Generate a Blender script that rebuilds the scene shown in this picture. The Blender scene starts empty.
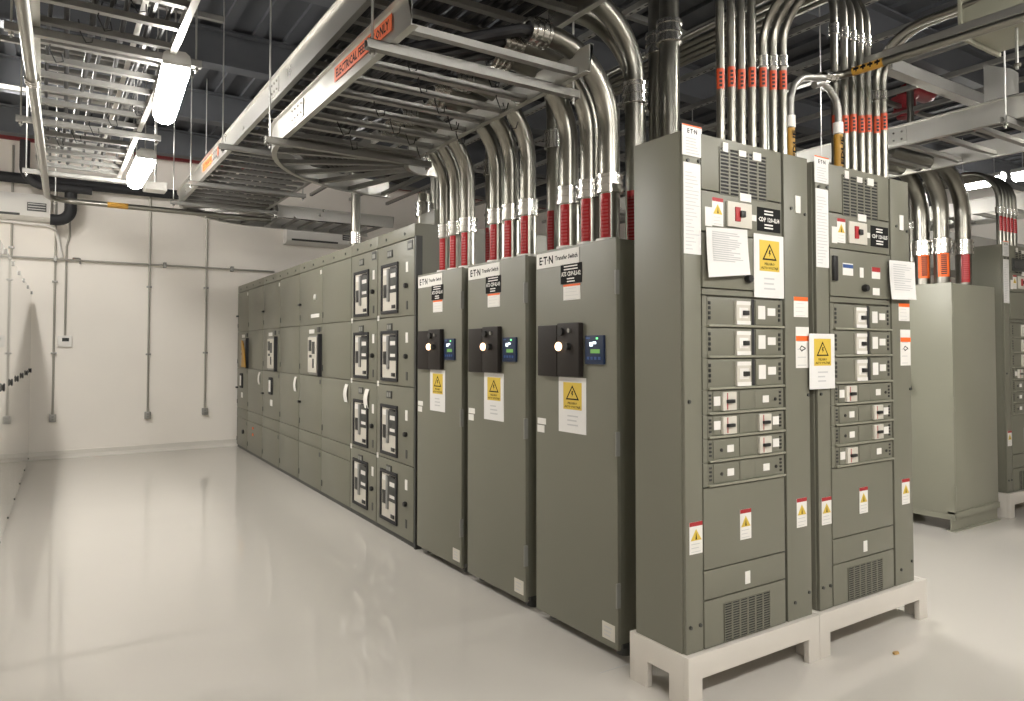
import bpy, bmesh, math, random
from mathutils import Vector, Matrix
random.seed(7)
SC = bpy.context.scene
COL = SC.collection
PI = math.pi
# ------------------------------------------------------------------ camera
F_PX, CAM_H, YAW, PITCH = 717.0, 1.533, math.radians(33.08), 0.028
CXP, CYP = 512.0, 348.0 - 717.0 * math.tan(0.028)
cam = bpy.data.objects.new('camera', bpy.data.cameras.new('camera'))
COL.objects.link(cam)
cam.data.sensor_width = 36.0
cam.data.lens = F_PX * 36.0 / 1024.0
cam.data.shift_y = (CYP - 350.5) / 1024.0
cam.data.clip_start = 0.02
cam.location = (0, 0, CAM_H)
cam.rotation_euler = (PI / 2 + PITCH, 0, -YAW)
SC.camera = cam
# ------------------------------------------------------------------ world / exposure
W = bpy.data.worlds.new('world'); SC.world = W; W.use_nodes = True
W.node_tree.nodes['Background'].inputs[0].default_value = (0.9, 0.92, 1, 1)
W.node_tree.nodes['Background'].inputs[1].default_value = 0.02
SC.view_settings.view_transform = 'Standard'
SC.view_settings.look = 'None'
SC.view_settings.gamma = 1.0
SC.view_settings.use_curve_mapping = False
SC.view_settings.exposure = 0.80
LAMP = 62.0            # radiance of the lit lenses

# ------------------------------------------------------------------ pixel -> place (photograph is 1024 x 701)
_cp, _sp = math.cos(PITCH), math.sin(PITCH)
FW = Vector((math.sin(YAW) * _cp, math.cos(YAW) * _cp, _sp))
RT = Vector((math.cos(YAW), -math.sin(YAW), 0))
UP = RT.cross(FW)
CAM = Vector((0, 0, CAM_H))
def P(px, py, ax, v):
    d = FW + RT * ((px - CXP) / F_PX) - UP * ((py - CYP) / F_PX)
    i = 'xyz'.index(ax)
    return CAM + d * ((v - CAM[i]) / d[i])

# ------------------------------------------------------------------ materials
MATS = {}
def mat(name, col, rough=0.5, metal=0.0, var=0.0, scale=6.0, bump=0.0, bscale=60.0, emit=None, spec=0.5, coat=0.0, rvar=0.0):
    m = bpy.data.materials.new(name); m.use_nodes = True
    nt = m.node_tree; b = nt.nodes['Principled BSDF']
    b.inputs['Base Color'].default_value = (*col, 1)
    b.inputs['Roughness'].default_value = rough
    b.inputs['Metallic'].default_value = metal
    b.inputs['Specular IOR Level'].default_value = spec
    b.inputs['Coat Weight'].default_value = coat
    b.inputs['Coat Roughness'].default_value = 0.03
    if var or bump or rvar:
        tc = nt.nodes.new('ShaderNodeTexCoord')
    if var or rvar:
        n = nt.nodes.new('ShaderNodeTexNoise'); n.inputs['Scale'].default_value = scale
        n.inputs['Detail'].default_value = 5
        nt.links.new(tc.outputs['Object'], n.inputs['Vector'])
    if var:
        mx = nt.nodes.new('ShaderNodeMix'); mx.data_type = 'RGBA'
        mx.inputs[6].default_value = (*[c * (1 - var) for c in col], 1)
        mx.inputs[7].default_value = (*[min(1, c * (1 + var)) for c in col], 1)
        nt.links.new(n.outputs['Fac'], mx.inputs[0]); nt.links.new(mx.outputs[2], b.inputs['Base Color'])
    if rvar:
        mr = nt.nodes.new('ShaderNodeMapRange')
        mr.inputs[1].default_value = 0.3; mr.inputs[2].default_value = 0.7
        mr.inputs[3].default_value = max(0.02, rough - rvar); mr.inputs[4].default_value = rough + rvar
        nt.links.new(n.outputs['Fac'], mr.inputs[0]); nt.links.new(mr.outputs[0], b.inputs['Roughness'])
    if bump:
        n2 = nt.nodes.new('ShaderNodeTexNoise'); n2.inputs['Scale'].default_value = bscale
        nt.links.new(tc.outputs['Object'], n2.inputs['Vector'])
        bp = nt.nodes.new('ShaderNodeBump'); bp.inputs['Strength'].default_value = bump; bp.inputs['Distance'].default_value = 0.01
        nt.links.new(n2.outputs['Fac'], bp.inputs['Height']); nt.links.new(bp.outputs[0], b.inputs['Normal'])
    if emit:
        b.inputs['Emission Color'].default_value = (*emit[0], 1); b.inputs['Emission Strength'].default_value = emit[1]
    MATS[name] = m
    return m
mat('floor', (0.60, 0.57, 0.52), 0.03, var=0.02, scale=1.5, bump=0.003, bscale=4, spec=0.6)
mat('wall', (0.87, 0.825, 0.76), 0.55, var=0.03, scale=2, bump=0.05, bscale=90)
mat('skirt', (0.70, 0.67, 0.61), 0.35)
mat('deck', (0.07, 0.074, 0.083), 0.7, var=0.15, scale=3)
mat('beam', (0.095, 0.10, 0.11), 0.6, var=0.1)
mat('gear', (0.174, 0.171, 0.133), 0.42, var=0.035, scale=2.5, bump=0.03, bscale=220)
mat('gear_pale', (0.265, 0.262, 0.205), 0.4, var=0.03, scale=2.5, bump=0.03, bscale=220)
mat('gear_dark', (0.05, 0.052, 0.048), 0.45, var=0.08)
mat('stand', (0.62, 0.585, 0.53), 0.45, var=0.03, bump=0.04, bscale=120)
mat('white', (0.78, 0.76, 0.72), 0.5)
mat('paper', (0.74, 0.73, 0.71), 0.7, var=0.02, bump=0.06, bscale=25)
mat('print', (0.52, 0.52, 0.52), 0.7)
mat('ink', (0.012, 0.012, 0.012), 0.8, spec=0.2)
mat('black', (0.018, 0.018, 0.018), 0.4)
mat('black_matt', (0.02, 0.02, 0.022), 0.7, var=0.1)
mat('brown_black', (0.020, 0.016, 0.014), 0.5, spec=0.3)
mat('yellow', (0.66, 0.47, 0.06), 0.5)
mat('orange', (0.85, 0.14, 0.02), 0.5)
mat('red', (0.38, 0.02, 0.025), 0.45)
mat('tag_orange', (0.58, 0.075, 0.025), 0.4)
mat('red_tag', (0.34, 0.012, 0.016), 0.25)
mat('red_pipe', (0.20, 0.015, 0.02), 0.4)
mat('blue', (0.008, 0.022, 0.065), 0.4)
mat('bluelight', (0.04, 0.09, 0.25), 0.3)
mat('screen_green', (0.1, 0.3, 0.08), 0.3, emit=((0.3, 0.6, 0.12), 0.16))
mat('led_white', (0.8, 0.9, 1), 0.3, emit=((0.8, 0.95, 1), 1.2))
mat('led_green', (0.1, 0.8, 0.2), 0.3, emit=((0.2, 1, 0.3), 1.0))
mat('pilot', (1, 0.85, 0.7), 0.3, emit=((1, 0.62, 0.36), 2.0))
mat('beige', (0.60, 0.57, 0.50), 0.45)
mat('grey_plastic', (0.22, 0.22, 0.21), 0.4)
mat('glass_dark', (0.02, 0.025, 0.025), 0.08, spec=0.8)
mat('galv', (0.33, 0.325, 0.305), 0.42, metal=0.85, var=0.08, scale=6)
mat('rail', (0.58, 0.57, 0.535), 0.30, metal=0.9, var=0.03, scale=4, rvar=0.03)
mat('emt', (0.255, 0.247, 0.218), 0.31, metal=1.0)
mat('coupling', (0.60, 0.59, 0.56), 0.2, metal=1.0)
mat('rod', (0.55, 0.55, 0.53), 0.35, metal=0.8)
mat('cable', (0.012, 0.012, 0.014), 0.35)
mat('wall_pipe', (0.40, 0.385, 0.34), 0.4, metal=0.4)
mat('knob_grey', (0.25, 0.25, 0.23), 0.4)
mat('gloss_white', (0.74, 0.71, 0.65), 0.03, spec=0.9, coat=0.6)
mat('lens', (1, 1, 1), 0.4, emit=((1.0, 0.965, 0.91), LAMP))
mat('lens_dim', (1, 1, 1), 0.4, emit=((1.0, 0.965, 0.91), LAMP*.75))
mat('lens_bright', (1, 1, 1), 0.4, emit=((1.0, 0.965, 0.91), LAMP*1.25))
mat('lamp_body', (0.6, 0.6, 0.58), 0.5)
mat('chip', (0.42, 0.27, 0.10), 0.7)
mat('chrome', (0.9, 0.9, 0.9), 0.1, metal=1.0)
mat('amber', (0.45, 0.24, 0.03), 0.5)

# ------------------------------------------------------------------ mesh builder
class MB:
    def __init__(s): s.v = []; s.f = []; s.smooth = False
    def box(s, a, b):
        x0, y0, z0 = [min(p, q) for p, q in zip(a, b)]; x1, y1, z1 = [max(p, q) for p, q in zip(a, b)]
        n = len(s.v)
        s.v += [(x0,y0,z0),(x1,y0,z0),(x1,y1,z0),(x0,y1,z0),(x0,y0,z1),(x1,y0,z1),(x1,y1,z1),(x0,y1,z1)]
        s.f += [tuple(n+i for i in q) for q in ((0,3,2,1),(4,5,6,7),(0,1,5,4),(1,2,6,5),(2,3,7,6),(3,0,4,7))]
        return s
    def prism(s, poly, d):            # poly: 3D points, d: extrusion vector
        n = len(s.v); k = len(poly); d = Vector(d)
        s.v += [tuple(p) for p in poly] + [tuple(Vector(p) + d) for p in poly]
        s.f += [tuple(n + k - 1 - i for i in range(k)), tuple(n + k + i for i in range(k))]
        s.f += [(n+i, n+(i+1) % k, n+k+(i+1) % k, n+k+i) for i in range(k)]
        return s
    def tube(s, pts, r, seg=12, caps=True, rr=None):
        pts = [Vector(p) for p in pts]; n0 = len(s.v); s.smooth = True
        T = []
        for i in range(len(pts)):
            a = pts[max(0, i-1)]; b = pts[min(len(pts)-1, i+1)]; T.append((b-a).normalized())
        ref = Vector((0,0,1)) if abs(T[0].z) < 0.9 else Vector((1,0,0))
        nrm = T[0].cross(ref).normalized()
        for i, p in enumerate(pts):
            nrm = (nrm - T[i] * nrm.dot(T[i])).normalized(); bn = T[i].cross(nrm)
            q = rr[i] if rr else r
            for k in range(seg):
                a = 2*PI*k/seg; s.v.append(tuple(p + nrm*(math.cos(a)*q) + bn*(math.sin(a)*q)))
        for i in range(len(pts)-1):
            for k in range(seg):
                a = n0+i*seg+k; b = n0+i*seg+(k+1) % seg
                s.f.append((a, b, b+seg, a+seg))
        if caps:
            s.f.append(tuple(n0+seg-1-k for k in range(seg)))
            m = n0+(len(pts)-1)*seg; s.f.append(tuple(m+k for k in range(seg)))
        return s
    def ring(s, p, d, r0, r1, h, seg=16):   # hollow collar
        p = Vector(p); d = Vector(d).normalized()
        ref = Vector((0,0,1)) if abs(d.z) < 0.9 else Vector((1,0,0))
        u = d.cross(ref).normalized(); w = d.cross(u); n = len(s.v); s.smooth = True
        for rr, hh in ((r0,-h/2),(r1,-h/2),(r1,h/2),(r0,h/2)):
            for k in range(seg):
                a = 2*PI*k/seg; s.v.append(tuple(p+d*hh+u*(math.cos(a)*rr)+w*(math.sin(a)*rr)))
        for j in range(4):
            for k in range(seg):
                a = n+j*seg+k; b = n+j*seg+(k+1) % seg; c = n+((j+1) % 4)*seg+(k+1) % seg; e = n+((j+1) % 4)*seg+k
                s.f.append((a, b, c, e))
        return s
    def mesh(s, name, m, bevel=0.0, off=(0,0,0)):
        me = bpy.data.meshes.new(name)
        o = Vector(off)
        me.from_pydata([tuple(Vector(v)-o) for v in s.v], [], s.f)
        bm = bmesh.new(); bm.from_mesh(me)
        bmesh.ops.recalc_face_normals(bm, faces=bm.faces)
        if bevel:
            bmesh.ops.bevel(bm, geom=[e for e in bm.edges if len(e.link_faces) == 2 and e.calc_face_angle(0) > 0.6], offset=bevel, segments=2, affect='EDGES', profile=0.6)
        bm.to_mesh(me); bm.free()
        me.materials.append(MATS[m])
        if s.smooth or bevel:
            me.polygons.foreach_set('use_smooth', [True]*len(me.polygons))
            try: me.set_sharp_from_angle(angle=math.radians(38))
            except Exception: pass
        return me
def fillet(pts, r, n=10):
    pts = [Vector(p) for p in pts]; out = [pts[0]]
    rs = r if isinstance(r, (list, tuple)) else [r]*(len(pts)-2)
    for i in range(1, len(pts)-1):
        p = pts[i]; a = (pts[i-1]-p).normalized(); b = (pts[i+1]-p).normalized()
        ang = a.angle(b)
        if PI-ang < .03: out.append(p); continue
        t = min(rs[i-1]/math.tan(ang/2), .49*(pts[i-1]-p).length if i > 1 else 1e9, .49*(pts[i+1]-p).length if i < len(pts)-2 else 1e9); rq = t*math.tan(ang/2)
        c = p + (a+b).normalized()*(rq/math.sin(ang/2))
        s0 = p+a*t-c; s1 = p+b*t-c; tot = s0.angle(s1); ax = s0.cross(s1)
        if ax.length < 1e-9: out.append(p); continue
        for k in range(n+1): out.append(c + Matrix.Rotation(tot*k/n, 3, ax.normalized()) @ s0)
    out.append(pts[-1]); return out
def setp(o, label=None, cat=None, group=None, kind=None):
    if label: o['label'] = label
    if cat: o['category'] = cat
    if group: o['group'] = group
    if kind: o['kind'] = kind
    return o
def thing(name, label, cat, loc=(0,0,0), rotz=0.0, group=None):
    o = bpy.data.objects.new(name, None); COL.objects.link(o)
    o.empty_display_size = 0.1
    o.location = loc; o.rotation_euler = (0, 0, rotz)
    return setp(o, label, cat, group)
def obj(name, mb, m, parent=None, bevel=0.0, off=(0,0,0), label=None):
    me = mb.mesh(name, m, bevel, off) if isinstance(mb, MB) else mb
    o = bpy.data.objects.new(name, me); COL.objects.link(o)
    if parent: o.parent = parent
    if label: o['label'] = label
    return o
def root_off(o):                     # children of a part sit in the part's own (identity) frame
    return o
def solo(name, mb, m, label, cat, group=None, bevel=0.0, loc=(0,0,0)):
    o = obj(name, mb, m, None, bevel, off=loc); o.location = loc
    return setp(o, label, cat, group)
def struct(name, mb, m, parent=None, bevel=0.0):
    o = obj(name, mb, m, parent, bevel)
    if not parent: o['kind'] = 'structure'
    return o
# a face frame: u right, v up, n outwards, all in the thing's own coordinates
class Fr:
    def __init__(s, o, u, n): s.o = Vector(o); s.u = Vector(u); s.n = Vector(n); s.w = Vector((0,0,1))
    def p(s, u, v, n=0.0): return s.o + s.u*u + s.w*v + s.n*n
def fb(mb, fr, u0, u1, v0, v1, n0, n1): return mb.box(fr.p(u0, v0, n0), fr.p(u1, v1, n1))
def fpart(name, fr, u0, u1, v0, v1, n0, n1, m, parent, bevel=0.0, label=None):
    return obj(name, fb(MB(), fr, u0, u1, v0, v1, n0, n1), m, parent, bevel, label=label)
_tc = {}
def text(s, fr, u, v, h, n, m, parent, name='lettering', wid=None, align='CENTER', vert=False):
    key = s
    if key not in _tc:
        c = bpy.data.curves.new('t', 'FONT'); c.body = s; c.size = 1.0; c.align_x = 'CENTER'; c.align_y = 'CENTER'
        c.resolution_u = 1; c.offset = 0.028; c.extrude = 0.0
        t = bpy.data.objects.new('t', c); COL.objects.link(t)
        bpy.context.view_layer.update()
        dg = bpy.context.evaluated_depsgraph_get()
        me = bpy.data.meshes.new_from_object(t.evaluated_get(dg))
        vs = [tuple(x.co) for x in me.vertices]; fs = [tuple(x.vertices) for x in me.polygons]
        bpy.data.objects.remove(t); bpy.data.curves.remove(c); bpy.data.meshes.remove(me)
        xs = [a[0] for a in vs]; ys = [a[1] for a in vs]
        _tc[key] = (vs, fs, (min(xs)+max(xs))/2, (min(ys)+max(ys))/2, max(xs)-min(xs), max(ys)-min(ys))
    vs, fs, mx, my, w, hh = _tc[key]
    sy = h/hh; sx = (wid/w) if wid else sy
    mb = MB()
    if vert: mb.v = [tuple(fr.p(u - (b-my)*sy, v + (a-mx)*sx, n)) for a, b, _ in vs]
    else: mb.v = [tuple(fr.p(u + (a-mx)*sx, v + (b-my)*sy, n)) for a, b, _ in vs]
    mb.f = list(fs)
    me = bpy.data.meshes.new(name); me.from_pydata(mb.v, [], mb.f); me.materials.append(MATS[m])
    return obj(name, me, m, parent)
def lines(fr, u0, u1, vs, h, n, m, parent, name='printed_lines', ragged=0.3):
    mb = MB()
    for v in vs:
        e = u1-(u1-u0)*random.random()*ragged
        a = fr.p(u0, v, n); b = fr.p(e, v+h, n+0.0004); mb.box(a, b)
    return obj(name, mb, m, parent)
def copy_tree(o, parent=None):
    c = o.copy(); COL.objects.link(c); c.parent = parent
    for ch in list(o.children): copy_tree(ch, c)
    return c
ORD = ['first','second','third','fourth','fifth','sixth','seventh','eighth','ninth','tenth','eleventh','twelfth']

# ================================================================== SETTING
RX0, RX1, RY0, RY1, RZ = -3.2, 15.0, -4.5, 11.87, 4.7
struct('floor', MB().box((RX0-.1, RY0-.1, -0.1), (RX1+.1, RY1+.1, 0)), 'floor')
struct('wall_far', MB().box((RX0-.1, RY1, 0), (RX1+.1, RY1+.15, RZ)), 'wall')
struct('wall_left', MB().box((RX0-.15, RY0, 0), (RX0, RY1, RZ)), 'wall')
struct('wall_right', MB().box((RX1, RY0, 0), (RX1+.15, RY1, RZ)), 'wall')
struct('wall_back', MB().box((RX0-.1, RY0-.15, 0), (RX1+.1, RY0, RZ)), 'wall')
struct('baseboard_far', MB().prism([(RX0, RY1, 0), (RX0, RY1-.06, 0), (RX0, RY1-.015, .045), (RX0, RY1-.012, .1), (RX0, RY1, .103)], (RX1-RX0, 0, 0)), 'skirt')
ceil = struct('ceiling', MB().box((RX0-.1, RY0-.1, RZ), (RX1+.1, RY1+.1, RZ+.15)), 'deck')
rib = MB().box((-.05, RY0, RZ-.04), (.05, RY1, RZ)).mesh('deck_rib', 'deck')
for i in range(60):
    o = obj('deck_rib', rib, None, ceil); o.location.x = RX0+.15+i*.3
jb = MB().box((RX0, -.09, RZ-.06), (RX1, .09, RZ-.04)).box((RX0, -.09, RZ-.40), (RX1, .09, RZ-.38)).box((RX0, -.012, RZ-.38), (RX1, .012, RZ-.06)).mesh('joist', 'beam')
for i in range(9):
    o = obj('joist', jb, None, ceil); o.location.y = -3.95+i*1.9
# ================================================================== helper builders for the services
def conduit(pts, r, label, group=None, bend=0.4, couplings=(), tag=None, tagmat='red_tag', cat='conduit', name='conduit', seg=14, m='emt', extra=()):
    """a steel pipe: parts pipe, coupling(s), tag. couplings: list of (point, direction, length)"""
    base = Vector(pts[0]); path = fillet(pts, bend) if len(pts) > 2 else [Vector(p) for p in pts]
    t = thing(name, label, cat, base, group=group)
    obj('pipe', MB().tube(path, r, seg), m, t, off=base)
    for p, d, ln in couplings:
        mb = MB(); p = Vector(p); d = Vector(d).normalized()
        mb.ring(p, d, r*.98, r*1.2, ln)
        for k in (-.4, 0, .4): mb.ring(p+d*ln*k, d, r*1.1, r*1.32, ln*.16)
        obj('coupling', mb, 'coupling', t, off=base)
    if tag:                              # a wrapped band seen on one side: point, length, text
        p, ln, ang, tm = tag; tw = .55 if tm == 'red_tag' else .75 if tm == 'orange' else 1.0
        mb = MB(); p = Vector(p); k0 = 9; mb.smooth = True
        for z in (-ln/2, ln/2):
            for k in range(k0+1):
                a = ang-tw+2*tw*k/k0; mb.v.append((p.x+math.cos(a)*r*1.03, p.y+math.sin(a)*r*1.03, p.z+z))
        mb.f = [(k, k+1, k0+2+k, k0+1+k) for k in range(k0)]
        tg = obj('tag', mb, tm, t, off=base)
        ml = MB(); ww = r*.35
        c = p+Vector((math.cos(ang), math.sin(ang), 0))*r*1.045; tn = Vector((-math.sin(ang), math.cos(ang), 0))
        nl = max(3, int(ln/.022))
        for k in range(nl):
            z = -ln*.4+ln*.8*k/nl; a = c+tn*ww+Vector((0,0,z)); b = c-tn*ww+Vector((0,0,z)); hh = Vector((0,0,ln*.8/nl*.62))
            n = len(ml.v); ml.v += [tuple(a), tuple(b), tuple(b+hh), tuple(a+hh)]; ml.f.append((n, n+1, n+2, n+3))
        obj('tag_lettering', ml, 'black_matt' if tm != 'red_tag' else 'red', tg, off=base)
    return t
def rail_sec(mb, pts, z, h=.15, fl=.035, side=1, th=.006):
    """C-shaped tray side rail swept along pts (xy), flange towards side (+1: left of travel)"""
    pts = [Vector((p[0], p[1], 0)) for p in pts]; n0 = len(mb.v); prof = [(0,0),(fl,0),(fl,th),(th,th),(th,h-th),(-fl*.6,h-th),(-fl*.6,h),(0,h)]
    for i, p in enumerate(pts):
        a = pts[max(0,i-1)]; b = pts[min(len(pts)-1,i+1)]; t = (b-a).normalized(); nn = Vector((-t.y, t.x, 0))*side
        for q, w in prof: mb.v.append((p.x+nn.x*q, p.y+nn.y*q, z+w))
    k = len(prof)
    for i in range(len(pts)-1):
        for j in range(k):
            a = n0+i*k+j; b = n0+i*k+(j+1) % k; mb.f.append((a, b, b+k, a+k))
    mb.f += [tuple(n0+j for j in range(k)), tuple(n0+(len(pts)-1)*k+j for j in reversed(range(k)))]
    return mb
def arc(cx, cy, r, a0, a1, n=14): return [(cx+r*math.cos(a0+(a1-a0)*k/n), cy+r*math.sin(a0+(a1-a0)*k/n)) for k in range(n+1)]
_rung = {}
def tray(label, x0, x1, y0, y1, z, step, bend=None, ext=0.0, group='ladder cable trays', joint=None, y0r=None):
    """ladder tray along y; bend = inner radius of a quarter turn to +x at the far end, then ext metres along +x"""
    t = thing('cable_tray', label, 'cable tray', (x0, y0, z), group=group); off = (x0, y0, z)
    w = x1-x0; y0r = y0 if y0r is None else y0r
    L = [(x0, y0), (x0, y1)]; R = [(x1, y0r), (x1, y1)]
    if bend:
        cx = x1+bend
        L += arc(cx, y1, bend+w, PI, PI/2)[1:]; R += arc(cx, y1, bend, PI, PI/2)[1:]
        L.append((cx+ext, y1+bend+w)); R.append((cx+ext, y1+bend))
    obj('side_rail', rail_sec(MB(), L, z, side=-1), 'rail', t, off=off)
    obj('side_rail', rail_sec(MB(), R, z, side=1), 'rail', t, off=off)
    rm = MB().box((.008, -.0125, .02), (w-.008, .0125, .05)).box((.008, -.02, .015), (w-.008, .02, .022)).mesh('rung', 'galv')
    y = y0+.1
    while y < y1-.02:
        o = obj('rung', rm, None, t); o.location = (0, y-y0, 0); y += step
    if bend:
        cx = x1+bend; k = max(6, int((bend+w)*PI/2/step*.8))
        for i in range(k+1):
            a = PI-(PI/2)*(i/k); d = Vector((math.cos(a), math.sin(a), 0))
            o = obj('rung', rm, None, t); p = Vector((cx, y1, z))+d*(bend+w)
            o.location = p-Vector(off); o.rotation_euler = (0, 0, a+PI)
        x = cx+step
        while x < cx+ext:
            o = obj('rung', rm, None, t); o.location = Vector((x, y1+bend+w, z))-Vector(off); o.rotation_euler = (0, 0, -PI/2); x += step
    if joint:
        for jy in joint:
            for xx in (x0-.004, x1+.004):
                sp = obj('splice_plate', MB().box((xx-.003, jy-.12, z+.02), (xx+.003, jy+.12, z+.125)), 'rail', t, off=off)
                bb = MB()
                for dy in (-.09, -.03, .03, .09):
                    for dz in (.045, .1): bb.tube([(xx-.009, jy+dy, z+dz), (xx+.009, jy+dy, z+dz)], .008, 6)
                obj('bolt', bb, 'coupling', sp, off=off)['kind'] = 'stuff'
    return t
def strut(a, b, label, group, w=.041, h=.041, name='strut_channel', slots=True):
    """slotted C-channel from a to b (horizontal)"""
    a = Vector(a); b = Vector(b); L = (b-a).length; d = (b-a)/L; ang = math.atan2(d.y, d.x)
    t = thing(name, label, 'strut', a, ang, group)
    obj('channel', MB().box((0, -w/2, 0), (L, w/2, .004)).box((0, -w/2, .004), (L, -w/2+.004, h)).box((0, w/2-.004, .004), (L, w/2, h)).box((0, -w/2, h-.004), (L, -w/2+.011, h)).box((0, w/2-.011, h-.004), (L, w/2, h)), 'galv', t)
    if slots:
        mb = MB(); x = .06
        while x < L-.05:
            mb.box((x-.016, -.007, -.0008), (x+.016, .007, .0008)); x += .075
        obj('slot_row', mb, 'black_matt', t)['kind'] = 'stuff'
    return t
def rod(x, y, z0, z1, label, group, r=.006):
    t = thing('hanger_rod', label, 'rod', (x, y, z0), group=group)
    obj('shaft', MB().tube([(0,0,0), (0,0,z1-z0)], r, 6), 'rod', t)
    obj('nut', MB().tube([(0,0,.015), (0,0,.03)], r*2.3, 6), 'coupling', t)
    return t
def light(x, y0, y1, z, label, along='y', group='linear lights', w=.15, rods=True, turn=0.0, tube='lens'):
    L = y1-y0
    t = thing('linear_light', label, 'light', (x, y0, z) if along == 'y' else (y0, x, z), turn if along == 'y' else -PI/2, group=group)
    hb = MB().prism([(-w/2,0,.03),(-w*.46,0,.065),(-w*.3,0,.085),(w*.3,0,.085),(w*.46,0,.065),(w/2,0,.03),(w/2,0,.02),(-w/2,0,.02)], (0, L, 0))
    obj('housing', hb, 'lamp_body', t, .004)
    lp = [(-w*.46,.02,.02),(w*.46,.02,.02),(w*.47,.02,-.03),(w*.36,.02,-.068),(w*.16,.02,-.085),(-w*.16,.02,-.085),(-w*.36,.02,-.068),(-w*.47,.02,-.03)]
    obj('lens', MB().prism(lp, (0, L-.04, 0)), tube, t)
    for yy in (0, L-.02): obj('end_clip', MB().box((-w*.5, yy+.002, .0), (w*.5, yy+.018, .03)), 'lamp_body', t, .003)
    if rods:
        for yy in (.12, L-.12): obj('hanger', MB().tube([(0, yy, .085), (0, yy, RZ-z)], .005, 6), 'rod', t)
    return t

# ================================================================== LIGHTS (fixtures in view, plus unseen ones added to brighten the room)
light(.605, 4.42, 5.36, 3.14, 'long white lit light fixture nearer the camera over the left aisle', turn=-.057, tube='lens_dim')
light(.70, 6.75, 7.70, 3.14, 'smaller looking lit light fixture further down the left aisle by the far wall', tube='lens_dim')
light(.62, -1.2, -.25, 3.14, 'unseen fixture added over the left aisle behind the camera')  # out of view, added for more light near the camera
light(-.45, 2.7, 3.65, 3.3, 'unseen fixture added across the front aisle facing the nearer breaker panel', 'x')  # not in view, added to light the panel fronts
light(-.45, 4.7, 5.65, 3.3, 'unseen fixture added across the front aisle towards its right end', 'x')  # extra unseen lamp, brightens the panel fronts and the right floor
light(4.65, 2.95, 3.90, 2.62, 'added fixture in the second aisle hidden behind the right breaker panel', tube='lens_dim')  # hidden lamp added to brighten the pale cabinet's door
light(-.53, 7.1, 8.05, 4.1, 'unseen ceiling fixture added above the white cabinets, the middle one', tube='lens_bright')  # outside the frame, added to brighten the far wall
light(-.45, .9, 1.85, 3.3, 'unseen fixture added across the front aisle, the left one', 'x', tube='lens_dim')  # further unseen front lamp, added for brighter panel fronts
light(4.7, .7, 1.65, 3.9, 'unseen fixture added over the second aisle beside the right breaker panel')  # off-frame lamp added to light the pale cabinet and the right panel
light(-.54, 8.6, 9.55, 4.1, 'unseen ceiling fixture added above the white cabinets near the far wall', tube='lens_bright')  # unseen, put in to throw light on the far wall
light(11.5, 4.72, 5.38, 3.98, 'lit tube fixture seen behind the far right conduits', tube='lens_dim', w=.2)
light(11.5, 3.75, 4.60, 3.98, 'lit tube fixture at the right picture edge above far panel', tube='lens_dim', w=.2)

# ================================================================== MAIN SWITCHGEAR LINE-UP (five joined sections facing the left aisle)
TH = math.atan2(2.53-2.385, 11.56-5.0)
SD = 1.45
def sw_section(t0, t1, label, cols=None, cells=None, near=False):
    o = Vector((2.385, 5.0, 0)) + Vector((math.sin(TH), math.cos(TH), 0))*t0
    t = thing('switchgear_section', label, 'switchgear', o, -TH, 'joined sections of the long grey switchgear line')
    w = t1-t0; g = .003
    fr = Fr((0,0,0), (0,1,0), (-1,0,0))          # u grows away from the camera
    obj('body', MB().box((.02, g, .03), (SD, w-g, 2.5)).box((.05, g, 0), (SD, w-g, .03)), 'gear', t)
    cap = fpart('top_trim', fr, g, w-g, 2.395, 2.498, -.02, .004, 'gear', t, .003)
    k = max(2, int(w/.35))
    for i in range(k): obj('bolt', MB().tube([fr.p(w*(i+.5)/k, 2.44, .004), fr.p(w*(i+.5)/k, 2.44, .010)], .012, 8), 'gear_dark', cap)
    fpart('base_trim', fr, g, w-g, .0, .035, -.03, -.01, 'gear_dark', t)
    return t, fr, w, g
def knob(fr, u, v, parent, n=0.0, r=.018, m='black'):
    return obj('knob', MB().tube([fr.p(u, v, n), fr.p(u, v, n+.014), fr.p(u, v, n+.028)], r, 10, rr=[r*.8, r, r*.75]), m, parent)
def latch(fr, u, v, parent, n=0.0):
    return obj('latch', fb(MB(), fr, u-.035, u+.035, v-.012, v+.012, n, n+.03), 'black', parent, .004)
ROWB = [.04, .618, 1.228, 1.785, 2.39]
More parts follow.
